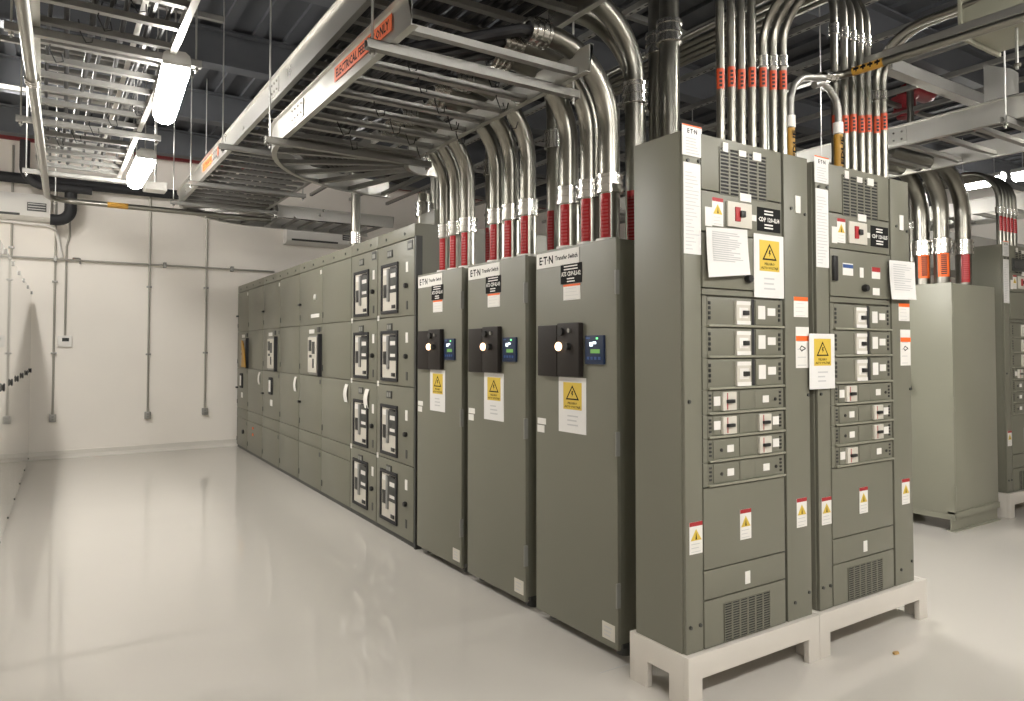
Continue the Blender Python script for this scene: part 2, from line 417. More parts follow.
def breaker_section(t0, t1, label, f0, f1):
    t, fr, w, g = sw_section(t0, t1, label)
    for i in range(4):
        z0, z1 = ROWB[i]+.004, ROWB[i+1]-.004
        d = fpart('breaker_door', fr, g+.004, w-g-.004, z0, z1, -.018, .006, 'gear', t, .003)
        a = z0+.028 if i != 0 else z0+.065; b = a+.415; u0 = f0; u1 = f1
        mb = MB()
        fb(mb, fr, u0, u1, a, a+.026, .006, .02); fb(mb, fr, u0, u1, b-.026, b, .006, .02)
        fb(mb, fr, u0, u0+.024, a+.026, b-.026, .006, .02); fb(mb, fr, u1-.024, u1, a+.026, b-.026, .006, .02)
        obj('window_frame', mb, 'black_matt', d, .003)
        uw = u1-u0
        fpart('breaker_face', fr, u0+.024, u1-.024, a+.026, b-.026, .006, .009, 'beige', d)
        fpart('trip_unit', fr, u0+.032, u0+uw*.50, a+.17, b-.05, .009, .014, 'gear_dark', d, .002)
        fpart('charge_handle', fr, u0+uw*.50, u0+uw*.62, a+.10, b-.04, .009, .022, 'grey_plastic', d, .003)
        for q4 in ((u0+.05, u0+uw*.42, b-.12, b-.085), (u0+.05, u0+uw*.42, a+.20, a+.225)): fpart('legend_plate', fr, *q4, .014, .0155, 'white', d)
        fpart('legend_plate', fr, u0+uw*.64, u1-.04, b-.09, b-.045, .009, .011, 'white', d)
        for q4 in ((u0+.06, u0+uw*.36, a+.04, a+.07), (u0+uw*.66, u0+uw*.86, b-.28, b-.17), (u0+.05, u0+uw*.46, b-.05, b-.032)): fpart('push_button', fr, *q4, .009, .016, 'black', d, .002)
        mc = z1-.075
        nm = fpart('name_plate', fr, (u0+u1)/2-.055, (u0+u1)/2+.055, mc-.03, mc+.03, .006, .014, 'gear_dark', d, .002)
        mb = MB(); fb(mb, fr, (u0+u1)/2-.04, (u0+u1)/2-.005, mc-.018, mc+.018, .014, .016); fb(mb, fr, (u0+u1)/2+.008, (u0+u1)/2+.04, mc-.018, mc+.018, .014, .016)
        obj('plate_window', mb, 'knob_grey', nm)
        um = u0*.45
        fpart('label_plate', fr, um-.022, um+.022, b-.10, b-.02, .006, .009, 'white', d)
        knob(fr, um, (a+b)/2-.0, d, .006, .022)
        fpart('small_label', fr, um-.015, um+.015, a+.02, a+.085, .006, .009, 'gear_dark', d)
        if i == 3:
            q = fpart('rating_plate', fr, .03, .13, z1-.085, z1-.012, .006, .010, 'gear_dark', d)
            fpart('plate_window', fr, .045, .115, z1-.07, z1-.035, .010, .012, 'knob_grey', q)
    mb = MB()
    for z in ROWB[1:4]: fb(mb, fr, w-.045, w-.006, z-.02, z+.025, .006, .008)
    obj('sticker', mb, 'white', t)
    return t, fr, w
s5, fr5, w5 = breaker_section(.03, .805, 'nearest switchgear section with four black-framed breaker windows, beside the transfer cabinets', .31, .67)
s4, fr4, w4 = breaker_section(.805, 1.475, 'switchgear section with four breaker windows, second nearest, one white ribbon on it', .20, .575)
fpart('shade_strip', fr5, -.024, .0, .0, 2.40, -.05, .004, 'gear_dark', s5)  # dark strip standing in for the shade at the near end
ROWD = [.04, .47, .615, 1.232, 1.785, 2.39]
def ribbon(fr, u, v, name, label, t):
    mb = MB(); n = len(mb.v); K = 8
    for i in range(K+1):
        z = v-.17*i/K; o = .008+.012*math.sin(i/K*PI)+.004*i/K; du = .018*math.sin(i/K*2.6)
        for s in (-.045, .045):
            for th in (0, .003): mb.v.append(tuple(fr.p(u+s+du, z, o+th)))
    for i in range(K):
        a = i*4
        for q in ((0,2,6,4),(1,5,7,3),(0,4,5,1),(2,3,7,6)): mb.f.append(tuple(a+k for k in q))
    mb.f += [(0,1,3,2), (K*4, K*4+2, K*4+3, K*4+1)]
    return obj('ribbon', mb, 'white', t)
def door_section(t0, t1, split, label, brk):
    t, fr, w, g = sw_section(t0, t1, label)
    s = split-t0
    for i in range(5):
        z0, z1 = ROWD[i]+.003, ROWD[i+1]-.003
        for k, (a, b) in enumerate(((g+.003, s-.003), (s+.003, w-g-.003))):
            d = fpart('door', fr, a, b, z0, z1, -.018, .006, 'gear', t, .003)
            if i in (0, 2, 3, 4):
                fpart('door_hinge', fr, b-.03, b-.012, z0+.06, z0+.12, .006, .012, 'gear_dark', d)
                if k == 1: fpart('corner_plate', fr, a+.03, a+.075, z1-.075, z1-.03, .006, .009, 'white' if i == 4 else 'gear_dark', d)
        if i in (2, 4): latch(fr, w-.05 if i == 2 else w-.04, (z0+z1)/2-.06*(i == 4), t, .006)
    return t, fr, w, s
s3, fr3, w3, sp3 = door_section(1.475, 3.24, 2.375, 'switchgear section of plain doors beside the breaker windows, with one breaker', 1)
s2, fr2, w2, sp2 = door_section(3.24, 5.045, 4.12, 'middle-far switchgear section of plain doors with tall white meter strip', 1)
s1, fr1, w1, sp1 = door_section(5.045, 6.75, 5.98, 'farthest switchgear section touching the far wall, with yellow tag', 1)
def open_breaker(t, fr, u, mat_face='beige'):
    d = fpart('breaker_cradle', fr, u-.18, u+.18, 1.25, 1.665, .006, .03, 'knob_grey', t, .004)
    fpart('near_flange', fr, u-.215, u-.18, 1.235, 1.68, .006, .045, 'black_matt', d)
    fpart('breaker_face', fr, u-.13, u+.17, 1.27, 1.65, .03, .045, mat_face, d, .006)
    for q4 in ((u-.09, u+.0, 1.47, 1.60), (u+.03, u+.12, 1.50, 1.62), (u-.06, u-.02, 1.32, 1.42), (u+.02, u+.1, 1.43, 1.46)): fpart('trip_unit', fr, *q4, .045, .052, 'gear_dark', d, .002)
    fpart('name_plate', fr, u-.14, u-.05, 1.70, 1.755, .006, .014, 'gear_dark', t, .002)
    fpart('chrome_plate', fr, u+.05, u+.24, 1.69, 1.735, .006, .012, 'white', t, .003)
    return d
open_breaker(s3, fr3, sp3+.22)
open_breaker(s2, fr2, sp2+.34)
open_breaker(s1, fr1, sp1+.18, 'grey_plastic')
fpart('chrome_plate', fr3, sp3+.10, sp3+.40, 1.86, 1.90, .006, .012, 'white', s3, .003)
mb = MB().tube([fr3.p(sp3+.25, 2.08, .006), fr3.p(sp3+.25, 2.08, .02)], .03, 12); obj('round_cap', mb, 'white', s3)
for (t, fr, u) in ((s2, fr2, sp2+.42), (s1, fr1, sp1+.4)):
    q = fpart('meter_strip', fr, u-.07, u+.07, .93, 1.15, .006, .03, 'black_matt', t, .003)
    fpart('strip_face', fr, u-.045, u+.045, .965, 1.115, .03, .034, 'white', q)
    fpart('info_plate', fr, u-.06, u+.06, .78, .86, .006, .009, 'white', t)
# yellow tag hangs from the far breaker
mb = MB().prism([fr1.p(sp1+.10, 1.64, .056), fr1.p(sp1+.22, 1.65, .056), fr1.p(sp1+.15, 1.45, .056), fr1.p(sp1+.18, 1.25, .056), fr1.p(sp1-.10, 1.25, .056), fr1.p(sp1-.02, 1.5, .056)], (-.012, 0, 0))
yt = obj('lockout_tag', mb, 'amber', None, .004); yt.location = s1.location; yt.rotation_euler = s1.rotation_euler
setp(yt, 'yellow lockout tag hanging on the farthest switchgear breaker', 'tag')
def ribbon_thing(fr, u, v, sec, label):
    r = ribbon(fr, u, v, 'ribbon', label, None); r.location = sec.location; r.rotation_euler = sec.rotation_euler
    return setp(r, label, 'ribbon', 'white ribbons on the switchgear')
ribbon_thing(fr4, .22, 1.17, s4, 'curled white ribbon hanging beside the third-row breaker window')
ribbon_thing(fr3, .10, 1.19, s3, 'straight white ribbon at the edge of the plain-door section near breaker windows')
ribbon_thing(fr2, .12, 1.20, s2, 'white ribbon hanging on the middle-far switchgear section')
ribbon_thing(fr1, .16, 1.20, s1, 'small white ribbon hanging on the farthest switchgear section')
# small plugs/lights on the far bottom door
mb = MB()
for dz in (0, .09): mb.tube([fr1.p(.55, .30+dz, .006), fr1.p(.55, .30+dz, .014)], .02, 10)
obj('indicator', mb, 'orange', s1)
knob(fr1, sp1+.25, .28, s1, .006, .035)

# ================================================================== WARNING SHEET, STICKERS
def warn_sheet(fr, u0, u1, v0, v1, n, parent, name='warning_sheet', words=('PELIGRO', 'ALTO VOLTAJE')):
    s = fpart(name, fr, u0, u1, v0, v1, n, n+.002, 'paper', parent)
    w = u1-u0; h = v1-v0; a, b = u0+w*.18, u1-w*.15; c, d = v1-h*.58, v1-h*.09
    fpart('yellow_panel', fr, a, b, c, d, n+.002, n+.0026, 'yellow', s)
    mx = (a+b)/2; ww = b-a; hh = d-c; zb = c+hh*.36; zt = d-hh*.1
    def tri(k, nn, m, nm):
        cx, cz = mx, zb+(zt-zb)*.36
        pts = [(mx-ww*.36, zb), (mx+ww*.36, zb), (mx, zt)]
        pts = [fr.p(cx+(p-cx)*k, cz+(q-cz)*k, nn) for p, q in pts]
        obj(nm, MB().prism(pts, fr.n*.0004), m, s)
    tri(1.0, n+.0026, 'ink', 'warning_triangle'); tri(.74, n+.003, 'yellow', 'triangle_fill')
    bz = zb+(zt-zb)*.2; bh = (zt-zb)*.42
    bolt = [(-.02, 1), (.05, .95), (.01, .55), (.06, .55), (-.02, 0), (0, .42), (-.05, .42)]
    obj('bolt_symbol', MB().prism([fr.p(mx+p*ww*1.1, bz+q*bh, n+.0034) for p, q in bolt], fr.n*.0003), 'ink', s)
    text(words[0], fr, mx, c+hh*.235, hh*.085, n+.003, 'ink', s, wid=ww*.5)
    text(words[1], fr, mx, c+hh*.095, hh*.10, n+.003, 'ink', s, wid=ww*.86)
    lines(fr, mx-ww*.28, mx+ww*.3, [v0+h*.29, v0+h*.21, v0+h*.13], h*.025, n+.002, 'print', s)
    return s
def sticker(fr, u0, u1, v0, v1, n, parent, top='red', topf=.13, tri=True, name='warning_sticker', nl=3):
    s = fpart(name, fr, u0, u1, v0, v1, n, n+.0015, 'white', parent)
    h = v1-v0; w = u1-u0
    fpart('sticker_header', fr, u0, u1, v1-h*topf, v1, n+.0015, n+.002, top, s)
    if tri:
        c = (u0+u1)/2; z0 = v1-h*.58; z1 = v1-h*.22
        obj('warning_triangle', MB().prism([fr.p(c-w*.42, z0, n+.0015), fr.p(c+w*.42, z0, n+.0015), fr.p(c, z1, n+.0015)], fr.n*.0006), 'yellow', s)
        obj('bolt_symbol', MB().prism([fr.p(c-w*.06, z0+h*.03, n+.0022), fr.p(c+w*.06, z0+h*.03, n+.0022), fr.p(c, z1-h*.1, n+.0022)], fr.n*.0004), 'ink', s)
        z = v0+h*.30
    else: z = v1-h*(topf+.14)
    k = nl; lines(fr, u0+w*.12, u1-w*.12, [z-(z-v0-h*.06)*i/max(1, k-1) for i in range(k)], h*.018, n+.0015, 'print', s)
    return s

# ================================================================== TRANSFER-SWITCH CABINETS (facing the left aisle)
def ats(y0, y1, label, xd=2.37, plain=False, num='02', m='gear', group='transfer switch cabinets'):
    ym = (y0+y1)/2; w = y1-y0
    t = thing('transfer_switch_cabinet', label, 'cabinet', (xd, ym, 0), group=group)
    fr = Fr((0, w/2, 0), (0,-1,0), (-1,0,0))      # u from the far (picture-left) edge
    D = .80; top = 2.085; bot = .14 if plain else .05
    obj('body', MB().box((.025, -w/2+.012, bot+.02), (D, w/2-.012, top-.004)), m, t, .004)
    d = fpart('door', fr, 0, w, bot, top, -.022, 0, m, t, .004)
    if not plain:
        mb = MB()
        for x in (.10, D-.1):
            mb.box((x-.04, -w/2+.03, .035), (x+.04, w/2-.03, bot+.02))
        obj('base_channel', mb, 'gear_dark', t)
        for sx in (.10, D-.1):
            for sy in (-1, 1):
                y = sy*(w/2-.06)
                obj('foot', MB().tube([(sx,y,0),(sx,y,.012),(sx,y,.035)], .035, 12, rr=[.04,.036,.022]), 'gear_dark', t)
    else:
        for sy in (-1, 1):
            y = sy*(w/2-.03)
            obj('plinth_channel', MB().box((-.01, y-.03, 0), (D, y+.03, .01)).box((-.01, y-.005, .01), (D, y+.005, .12)).box((.0, y-.03, .11), (D, y+.03, .16)), m, t)
    for z in (1.86, 1.06, .32):
        obj('hinge', MB().box((-.014, -w/2-.010, z-.06), (.012, -w/2-.001, z+.06)), 'knob_grey' if not plain else m, d, .002)
    if plain:
        obj('handle', MB().tube(fillet([fr.p(.36, 1.30, 0), fr.p(.36, 1.30, .05), fr.p(.40, 1.17, .06)], .03, 5), .013, 8), 'black', d)
        fpart('bottom_flange', fr, 0, w, bot-.045, bot, -.015, -.003, m, t)
        return t
    # maker's sign
    s = fpart('maker_sign', fr, .012, .40, 1.985, 2.07, 0, .003, 'white', t)
    text('E\u00b7T\u00b7N', fr, .105, 2.027, .045, .0035, 'ink', s, wid=.13)
    text('Transfer Switch', fr, .29, 2.030, .026, .0035, 'ink', s, wid=.20)
    # name plate (positions read on the nearest cabinet, scaled to each door)
    def AR(x0, y0, x1, y1):
        xm, ym_ = (x0+x1)/2, (y0+y1)/2; k = w/.695
        return ((3.385-P(x0, ym_, 'x', 2.37).y)*k, (3.385-P(x1, ym_, 'x', 2.37).y)*k, P(xm, y1, 'x', 2.37).z, P(xm, y0, 'x', 2.37).z)
    u, ue, pz0, pz1 = AR(561, 263.5, 582, 283.3); pm = (pz0+pz1)/2; ph = pz1-pz0; uc = (u+ue)/2
    q = fpart('name_plate', fr, u, ue, pz0, pz1, 0, .003, 'ink', t)
    text('ATS CDP-ILI-'+num, fr, uc, pm, ph*.25, .0035, 'white', q, wid=(ue-u)*.92)
    lines(fr, u+.03, ue-.03, [pz1-ph*.15, pz1-ph*.3], ph*.06, .003, 'white', q, ragged=.15); lines(fr, uc-.035, uc+.035, [pz0+ph*.22, pz0+ph*.08], ph*.06, .003, 'white', q, ragged=.15)
    sticker(fr, *AR(563.5, 284, 580.5, 299.8), .0, t, 'orange', .13, False, 'caution_label', 4)
    # switch cover with pilot light
    ca = AR(541.8, 325.5, 560.8, 376); cb = AR(561.8, 323, 583.5, 376.5)
    sc = fpart('switch_cover', fr, *ca, 0, .03, 'brown_black', t, .006)
    s2_ = fpart('switch_cover', fr, *cb, 0, .034, 'brown_black', t, .006)
    a0 = cb[0]; zp = AR(563, 345, 565, 346.5)[2]
    obj('pilot_light', MB().tube([fr.p(a0+.022, zp, .034), fr.p(a0+.022, zp, .045), fr.p(a0+.022, zp, .052)], .02, 12, rr=[.024,.024,.017]), 'pilot', s2_)
    obj('selector', MB().tube([fr.p(a0+.105, zp, .034), fr.p(a0+.105, zp, .058)], .02, 12), 'black', s2_)
    obj('selector', MB().tube([fr.p(a0+.045, zp+.08, .034), fr.p(a0+.045, zp+.08, .05)], .022, 12), 'black', s2_)
    obj('key_switch', MB().tube([fr.p(a0+.115, zp+.085, .034), fr.p(a0+.115, zp+.085, .045)], .012, 10), 'galv', s2_)
    # controller display
    b0, b1, bz0, bz1 = AR(587, 335.3, 605.5, 364.3); bw = b1-b0; bh = bz1-bz0
    c = fpart('controller', fr, b0, b1, bz0, bz1, 0, .015, 'blue', t, .003)
    fpart('screen', fr, b0+bw*.33, b0+bw*.82, bz0+bh*.38, bz0+bh*.52, .015, .017, 'screen_green', c)
    fpart('screen_icon', fr, b0+bw*.28, b0+bw*.44, bz0+bh*.62, bz0+bh*.76, .015, .017, 'led_white', c)
    fpart('screen_icon', fr, b0+bw*.46, b0+bw*.62, bz0+bh*.70, bz0+bh*.78, .015, .017, 'led_white', c)
    fpart('status_light', fr, b0+bw*.64, b0+bw*.72, bz0+bh*.86, bz0+bh*.92, .015, .018, 'led_green', c)
    for k in range(4): fpart('key_button', fr, b0+bw*(.14+.2*k), b0+bw*(.26+.2*k), bz0+bh*.16, bz0+bh*.26, .015, .018, 'bluelight', c)
    fpart('maker_strip', fr, b0+bw*.08, b0+bw*.3, bz0+bh*.88, bz0+bh*.93, .015, .0165, 'bluelight', c)
    warn_sheet(fr, *AR(559, 377.5, 586.3, 433), 0, t)
    fpart('small_label', fr, *AR(537.8, 418, 546, 424), 0, .002, 'white', t); fpart('small_label', fr, *AR(537.6, 425, 544.5, 432), 0, .002, 'white', t)
    z = fpart('rating_label', fr, w-.115, w-.02, .085, .165, 0, .002, 'beige', t)
    lines(fr, w-.10, w-.04, [.14, .12, .10], .007, .002, 'print', z)
    return t
ATSR = [(2.69, 3.385), (3.495, 4.18), (4.265, 4.95)]
ats(*ATSR[0], 'nearest of three transfer switch cabinets, the largest with pilot light and warning sheet', num='02')
ats(*ATSR[1], 'middle one of three transfer switch cabinets with lit pilot light', num='03')
ats(*ATSR[2], 'farthest of three transfer switch cabinets, next to the breaker windows', num='01')
ats(3.02, 3.74, 'pale grey-green single-door cabinet behind the right breaker panel', xd=6.37, plain=True, m='gear_pale', group='pale cabinets of the second row')

# ================================================================== BREAKER PANELS ON WHITE STANDS
MX0, MY = 2.314, 2.19
def mz(px, py): q = P(px, py, 'y', MY); return q.x-MX0, q.z
def R(x0, y0, x1, y1):
    xm, ym = (x0+x1)/2, (y0+y1)/2
    return mz(x0, ym)[0], mz(x1, ym)[0], mz(xm, y1)[1], mz(xm, y0)[1]
def vent(fr, u0, u1, v0, v1, cols, rows, parent, name='vent_grille', slot=.84):
    q = fpart(name, fr, u0, u1, v0, v1, .0005, .0015, 'black_matt', parent)
    mb = MB(); cw = (u1-u0)/cols; rh = (v1-v0)/rows
    for i in range(cols+1): fb(mb, fr, u0+cw*i-cw*(1-slot)/2*(i > 0), u0+cw*i+cw*(1-slot)/2*(i < cols), v0, v1, .0015, .005)
    for j in range(rows+1): fb(mb, fr, u0, u1, max(v0, v0+rh*j-rh*.17), min(v1, v0+rh*j+rh*.17), .0015, .0052)
    obj('louvre', mb, 'gear', q)['kind'] = 'stuff'
    return q
def panel(x0, label, rows, door_open_items, y=MY, top=2.485, zb=.2172, screen=False, words='CDP 120-ILI4'):
    """breaker panel facing -y.  rows: 4 lower rows, (left, right) with b = breaker, s = blank with white square"""
    W_ = .885; D = .31
    t = thing('breaker_panel', label, 'electrical panel', (x0, y, zb), group='tall breaker panels on white stands')
    fr = Fr((0, 0, -zb), (1,0,0), (0,-1,0))
    uL, uR = .115, .675            # wireway | panel | wireway
    obj('body', MB().box((0, .022, 0), (W_, D, top-zb)), 'gear', t, .003)
    fpart('wireway_cover', fr, .006, uL-.003, zb, top, -.022, -.004, 'gear', t, .003)
    fpart('wireway_cover', fr, uR+.022, W_, zb, top, -.022, -.002, 'gear', t, .003)
    fpart('gap_strip', fr, uR+.003, uR+.02, zb, top-.01, -.024, -.014, 'gear_dark', t)
    mb = MB()
    for u, v in ((.03, mz(685, 159.5)[1]), (.10, mz(701, 161.5)[1]), (.03, 1.3), (.03, .33), (.09, .33), (.75, 2.22), (.86, 2.2), (.75, .3), (.86, .33), (.87, 1.3)):
        mb.tube([fr.p(u, v, -.004), fr.p(u, v, .004)], .008, 8)
    obj('screw', mb, 'gear_dark', t)['kind'] = 'stuff'
    # top cover with vent
    seam0 = mz(706, 232)[1]; seam1 = mz(706, 288)[1]; r0 = mz(707, 295)[1]
    z7 = mz(707, 488)[1]; la = mz(708, 570.5)[1]; lb = mz(708, 600.5)[1]
    tc = fpart('top_cover', fr, uL, uR, mz(706, 190)[1]+.003, top, -.022, 0, 'gear', t, .003)
    vent(fr, *R(719, 152, 766, 198), 5, 13, tc)
    for rr in ((722, 143, 727, 152), (738, 151, 745, 157), (752, 153, 760, 161), (739, 194, 750, 202)):
        fpart('tag_plate', fr, *R(*rr), 0, .007, 'white', tc)
    mc = fpart('main_breaker_cover', fr, uL, uR, seam0+.003, mz(706, 190)[1]-.003, -.022, 0, 'gear', t, .003)
    a = R(712, 198, 723, 226); sticker(fr, *a, 0, mc)
    fpart('side_label', fr, *R(705, 207, 712, 226), 0, .0015, 'white', mc)
    b = fpart('main_breaker', fr, *R(726, 203, 750, 228), 0, .012, 'beige', mc, .003)
    hx = R(733, 208, 741.5, 222)
    fpart('handle_surround', fr, hx[0], hx[0]+(hx[1]-hx[0])*.55, hx[2], hx[3], .012, .018, 'red', b)
    fpart('handle', fr, hx[0]+(hx[1]-hx[0])*.45, hx[1], hx[2]+.02, hx[3]-.015, .012, .028, 'black', b, .004)
    fpart('small_label', fr, *R(751, 215, 756, 221), 0, .002, 'white', mc)
    q = R(757, 208.5, 780, 232); np_ = fpart('name_plate', fr, *q, 0, .002, 'ink', mc)
    um, vm, uw, vh = (q[0]+q[1])/2, (q[2]+q[3])/2, q[1]-q[0], q[3]-q[2]
    text(words, fr, um, vm, vh*.2, .0025, 'white', np_, wid=uw*.9)
    lines(fr, um-uw*.2, um+uw*.2, [vm+vh*.33, vm+vh*.2, vm-vh*.25, vm-vh*.38], vh*.06, .002, 'white', np_, ragged=.1)
    # meter door
    md = fpart('meter_door', fr, uL, uR, seam1+.003, seam0-.003, -.022, .004, 'gear', t, .003)
    fpart('seam_trim', fr, uL, uR, r0+.003, seam1-.003, -.022, -.002, 'gear', t)
    ku, kv = mz(746, 279)
    knob(fr, ku, kv, md, .004, .022)
    if door_open_items:
        for rr, m in (((842, 264, 852, 275), 'white'), ((859, 268, 862.5, 277.5), 'white'), ((871, 268, 879, 278.5), 'white'), ((872, 288.5, 878.5, 295), 'white')):
            z0_, z1_ = P(rr[0], rr[3], 'y', MY), P(rr[2], rr[1], 'y', MY)
            pl = fpart('instruction_label', fr, z0_.x-x0, z1_.x-x0, z0_.z, z1_.z, .004, .006, m, md)
            if rr[0] in (842, 871):
                fpart('label_header', fr, z0_.x-x0, z1_.x-x0, z0_.z+(z1_.z-z0_.z)*.6, z1_.z-.006*(rr[0] == 842), .006, .0065, 'bluelight' if rr[0] == 842 else 'red', pl)
        fpart('door_handle', fr, uL+.01, uL+.045, seam1+.08, seam1+.21, .004, .02, 'black', md, .003)
    if screen:
        sc_ = fpart('screen_bezel', fr, uL+.05, uR-.15, seam0+.20, top-.12, 0, .012, 'gear_dark', t, .004)
        fpart('screen', fr, uL+.07, uR-.17, seam0+.225, top-.145, .012, .014, 'glass_dark', sc_)
    # breaker rows
    zs = [mz(707, p)[1] for p in (295.5, 326.5, 358, 390, 415, 439, 463, 487.5)]
    def toggle(parent, u, v, w, h, hd, n=.0, big=False):
        bb = fpart('breaker', fr, u, u+w, v, v+h, n, n+.014, 'beige', parent, .002)
        if big:
            fpart('breaker_label', fr, u, u+w, v, v+h*.16, n+.014, n+.016, 'white', bb)
            fpart('breaker_label', fr, u, u+w, v+h*.84, v+h, n+.014, n+.016, 'white', bb)
            fpart('breaker_well', fr, u+w*.18, u+w*.82, v+h*.28, v+h*.72, n+.014, n+.016, 'white', bb)
        else:
            mb = MB(); fb(mb, fr, u+w*.28, u+w*.34, v+h*.05, v+h*.95, n+.014, n+.015)
            obj('red_mark', mb, 'red', bb)
        fpart('toggle', fr, u+w*(.42 if big else .22), u+w*(.78 if big else .74), v+h*.40, v+h*.60, n+.014, n+.028, 'black', bb, .003)
        return bb
    def hinge(parent, u, v0, v1, n):
        mb = MB(); k = 4
        for i in range(k): fb(mb, fr, u, u+.014, v0+(v1-v0)*i/k+.004, v0+(v1-v0)*(i+1)/k-.004, n, n+.003)
        obj('hinge_strip', mb, 'black', parent)
    for i in range(7):
        z1, z0 = zs[i], zs[i+1]; H = z1-z0
        fpart('unit_frame', fr, uL, uL+.028, z0+.001, z1-.001, -.022, -.001, 'gear', t)
        un = fpart('breaker_unit', fr, uL+.03, uR, z0+.004, z1-.004, -.022, 0, 'gear', t, .003)
        lip = fpart('unit_lip', fr, uL+.03, uR, z0+.0, z0+.010, -.01, .012, 'gear_pale', un, .002)
        hinge(un, uL+.036, z0+H*.2, z1-H*.15, 0); hinge(un, uR-.035, z0+H*.2, z1-H*.15, 0)
        if i < 3:
            toggle(un, .325, z0+.012, .095, H-.03, 1, 0, True)
            mb = MB(); fb(mb, fr, .445, .463, z0+.012, z1-.006, 0, .002); obj('reveal', mb, 'black_matt', un)
            fpart('unit_cover', fr, .468, .63, z0+.012, z1-.01, 0, .006, 'gear', un, .002)
            fpart('circuit_label', fr, .485, .535, z0+.04, z1-.035, .006, .008, 'white', un)
            fpart('circuit_label', fr, .553, .61, z0+H*.42, z0+H*.68, .006, .008, 'white', un)
        else:
            l, r_ = rows[i-3]
            fpart('unit_cover', fr, .352, .462, z0+.014, z1-.008, 0, .004, 'gear', un, .002)
            for side, kind in ((0, l), (1, r_)):
                u0, u1 = ((.185, .345), (.47, .63))[side]
                cv = fpart('unit_cover', fr, u0-.01, u1, z0+.014, z1-.008, 0, .005, 'gear', un, .002)
                if kind == 'b':
                    uu = .225 if side == 0 else .475
                    toggle(un, uu, z0+.016, .09 if side == 0 else .085, H-.028, 1, .005)
                    lu = .178 if side == 0 else .585
                    fpart('circuit_label', fr, lu, lu+.042 if side == 0 else lu+.045, z0+H*.35, z0+H*.72, .005, .007, 'white', un)
                else:
                    c = .285 if side == 0 else .535
                    fpart('blank_label', fr, c-.022, c+.022, z0+H*.36, z0+H*.66, .005, .007, 'white', un)
                    obj('button', MB().tube([fr.p(c-.06 if side == 0 else c+.07, z0+H*.48, .005), fr.p(c-.06 if side == 0 else c+.07, z0+H*.48, .009)], .008, 8), 'black', un)
    # lower covers
    for nm, a_, b_ in (('lower_cover', la, z7), ('kick_cover', lb, la), ('vent_cover', zb, lb)):
        lc = fpart(nm, fr, uL, uR, a_+.003, b_-.003, -.022, 0, 'gear', t, .003)
        if nm == 'lower_cover': sticker(fr, *R(740, 509, 751, 539), 0, lc)
        if nm == 'kick_cover': fpart('tag_plate', fr, *R(745, 571, 750, 583.5), 0, .002, 'white', lc)
        if nm == 'vent_cover': vent(fr, *R(723.8, 597, 770, 634), 6, 15, lc)
    sticker(fr, *R(690, 522, 703, 554), -.004, t)
    sticker(fr, *R(797, 498, 807, 527), -.002, t)
    sticker(fr, *R(794, 297, 808, 317), -.002, t, 'orange', .2, False, 'caution_label', 4)
    s = sticker(fr, *R(796, 327, 809, 368), -.002, t, 'white', .22, False, 'caution_label', 4)
    q = R(796, 336, 809, 341); fpart('sticker_band', fr, *q, -.001, .001, 'orange', s)
    q = R(799, 346, 806, 351); text('C>', fr, (q[0]+q[1])/2, (q[2]+q[3])/2, .03, .0005, 'ink', s)
    fpart('lift_handle', fr, *R(795, 196, 800, 213), -.002, .004, 'white', t, .002)
    # document strip on the left wireway
    q = R(684, 163, 701, 254); dc = fpart('document_strip', fr, q[0], q[1], q[2], q[3], -.004, -.001, 'paper', t)
    lines(fr, q[0]+.01, q[1]-.008, [q[2]+.02+(q[3]-q[2]-.05)*i/22 for i in range(22)], .004, -.001, 'print', dc, ragged=.6)
    q = R(682.5, 128, 702, 156); ms = fpart('maker_sheet', fr, q[0], q[1], q[2], q[3]+.012, -.004, -.001, 'paper', t)
    text('E\u00b7T\u00b7N', fr, (q[0]+q[1])/2, q[3]-.015, .02, -.0005, 'ink', ms, wid=(q[1]-q[0])*.5)
    lines(fr, q[0]+.02, q[1]-.015, [q[2]+.01+.013*i for i in range(6)], .004, -.001, 'print', ms)
    fpart('sheet_edge', fr, q[0], q[1], q[3]+.006, q[3]+.012, -.001, -.0005, 'orange', ms)
    return t, fr
pA, fA = panel(MX0, 'nearer breaker panel on the left white stand with taped white paper sheet', [('b','s'),('b','b'),('s','b'),('s','s')], False)
pB, fB = panel(3.262, 'breaker panel on the right white stand, nearer the pale cabinet', [('b','s'),('s','b'),('s','b'),('b','s')], True, words='CDP 120-ILI5')
pC, fC = panel(7.32, 'far breaker panel with small screen cut by the right picture edge', [('b','b'),('s','s'),('s','s'),('s','s')], False, y=3.02, screen=True, words='CDP 120-ILI6')
# loose sheets taped to the panels (things of their own)
def sheet(name, corners, m, label, cat, th=.0015, curl=.01):
    o = Vector(corners[2]); mb = MB(); K = 6
    c = [Vector(q) for q in corners]        # TL TR BR BL
    for j in range(K+1):
        s = j/K; l = c[0].lerp(c[3], s); r = c[1].lerp(c[2], s)
        for i in range(3):
            p = l.lerp(r, i/2); p = p+Vector((0, -curl*s*s-(.003 if i == 1 else 0), 0)); mb.v += [tuple(p), tuple(p+Vector((0, -th, 0)))]
    for j in range(K):
        for i in range(2):
            a = (j*3+i)*2; b = a+6
            mb.f += [(a, a+2, b+2, b), (a+1, b+1, b+3, a+3)]
    for j in range(K):
        for i in (0, 2): a = (j*3+i)*2; b = a+6; mb.f.append((a, b, b+1, a+1))
    for j in (0, K):
        for i in range(2): a = (j*3+i)*2; mb.f.append((a, a+1, a+3, a+2))
    x = thing(name, label, cat, o)
    obj('page', mb, m, x, off=o)
    return x, c, o
def PM(x, y): return P(x, y, 'y', MY-.022)
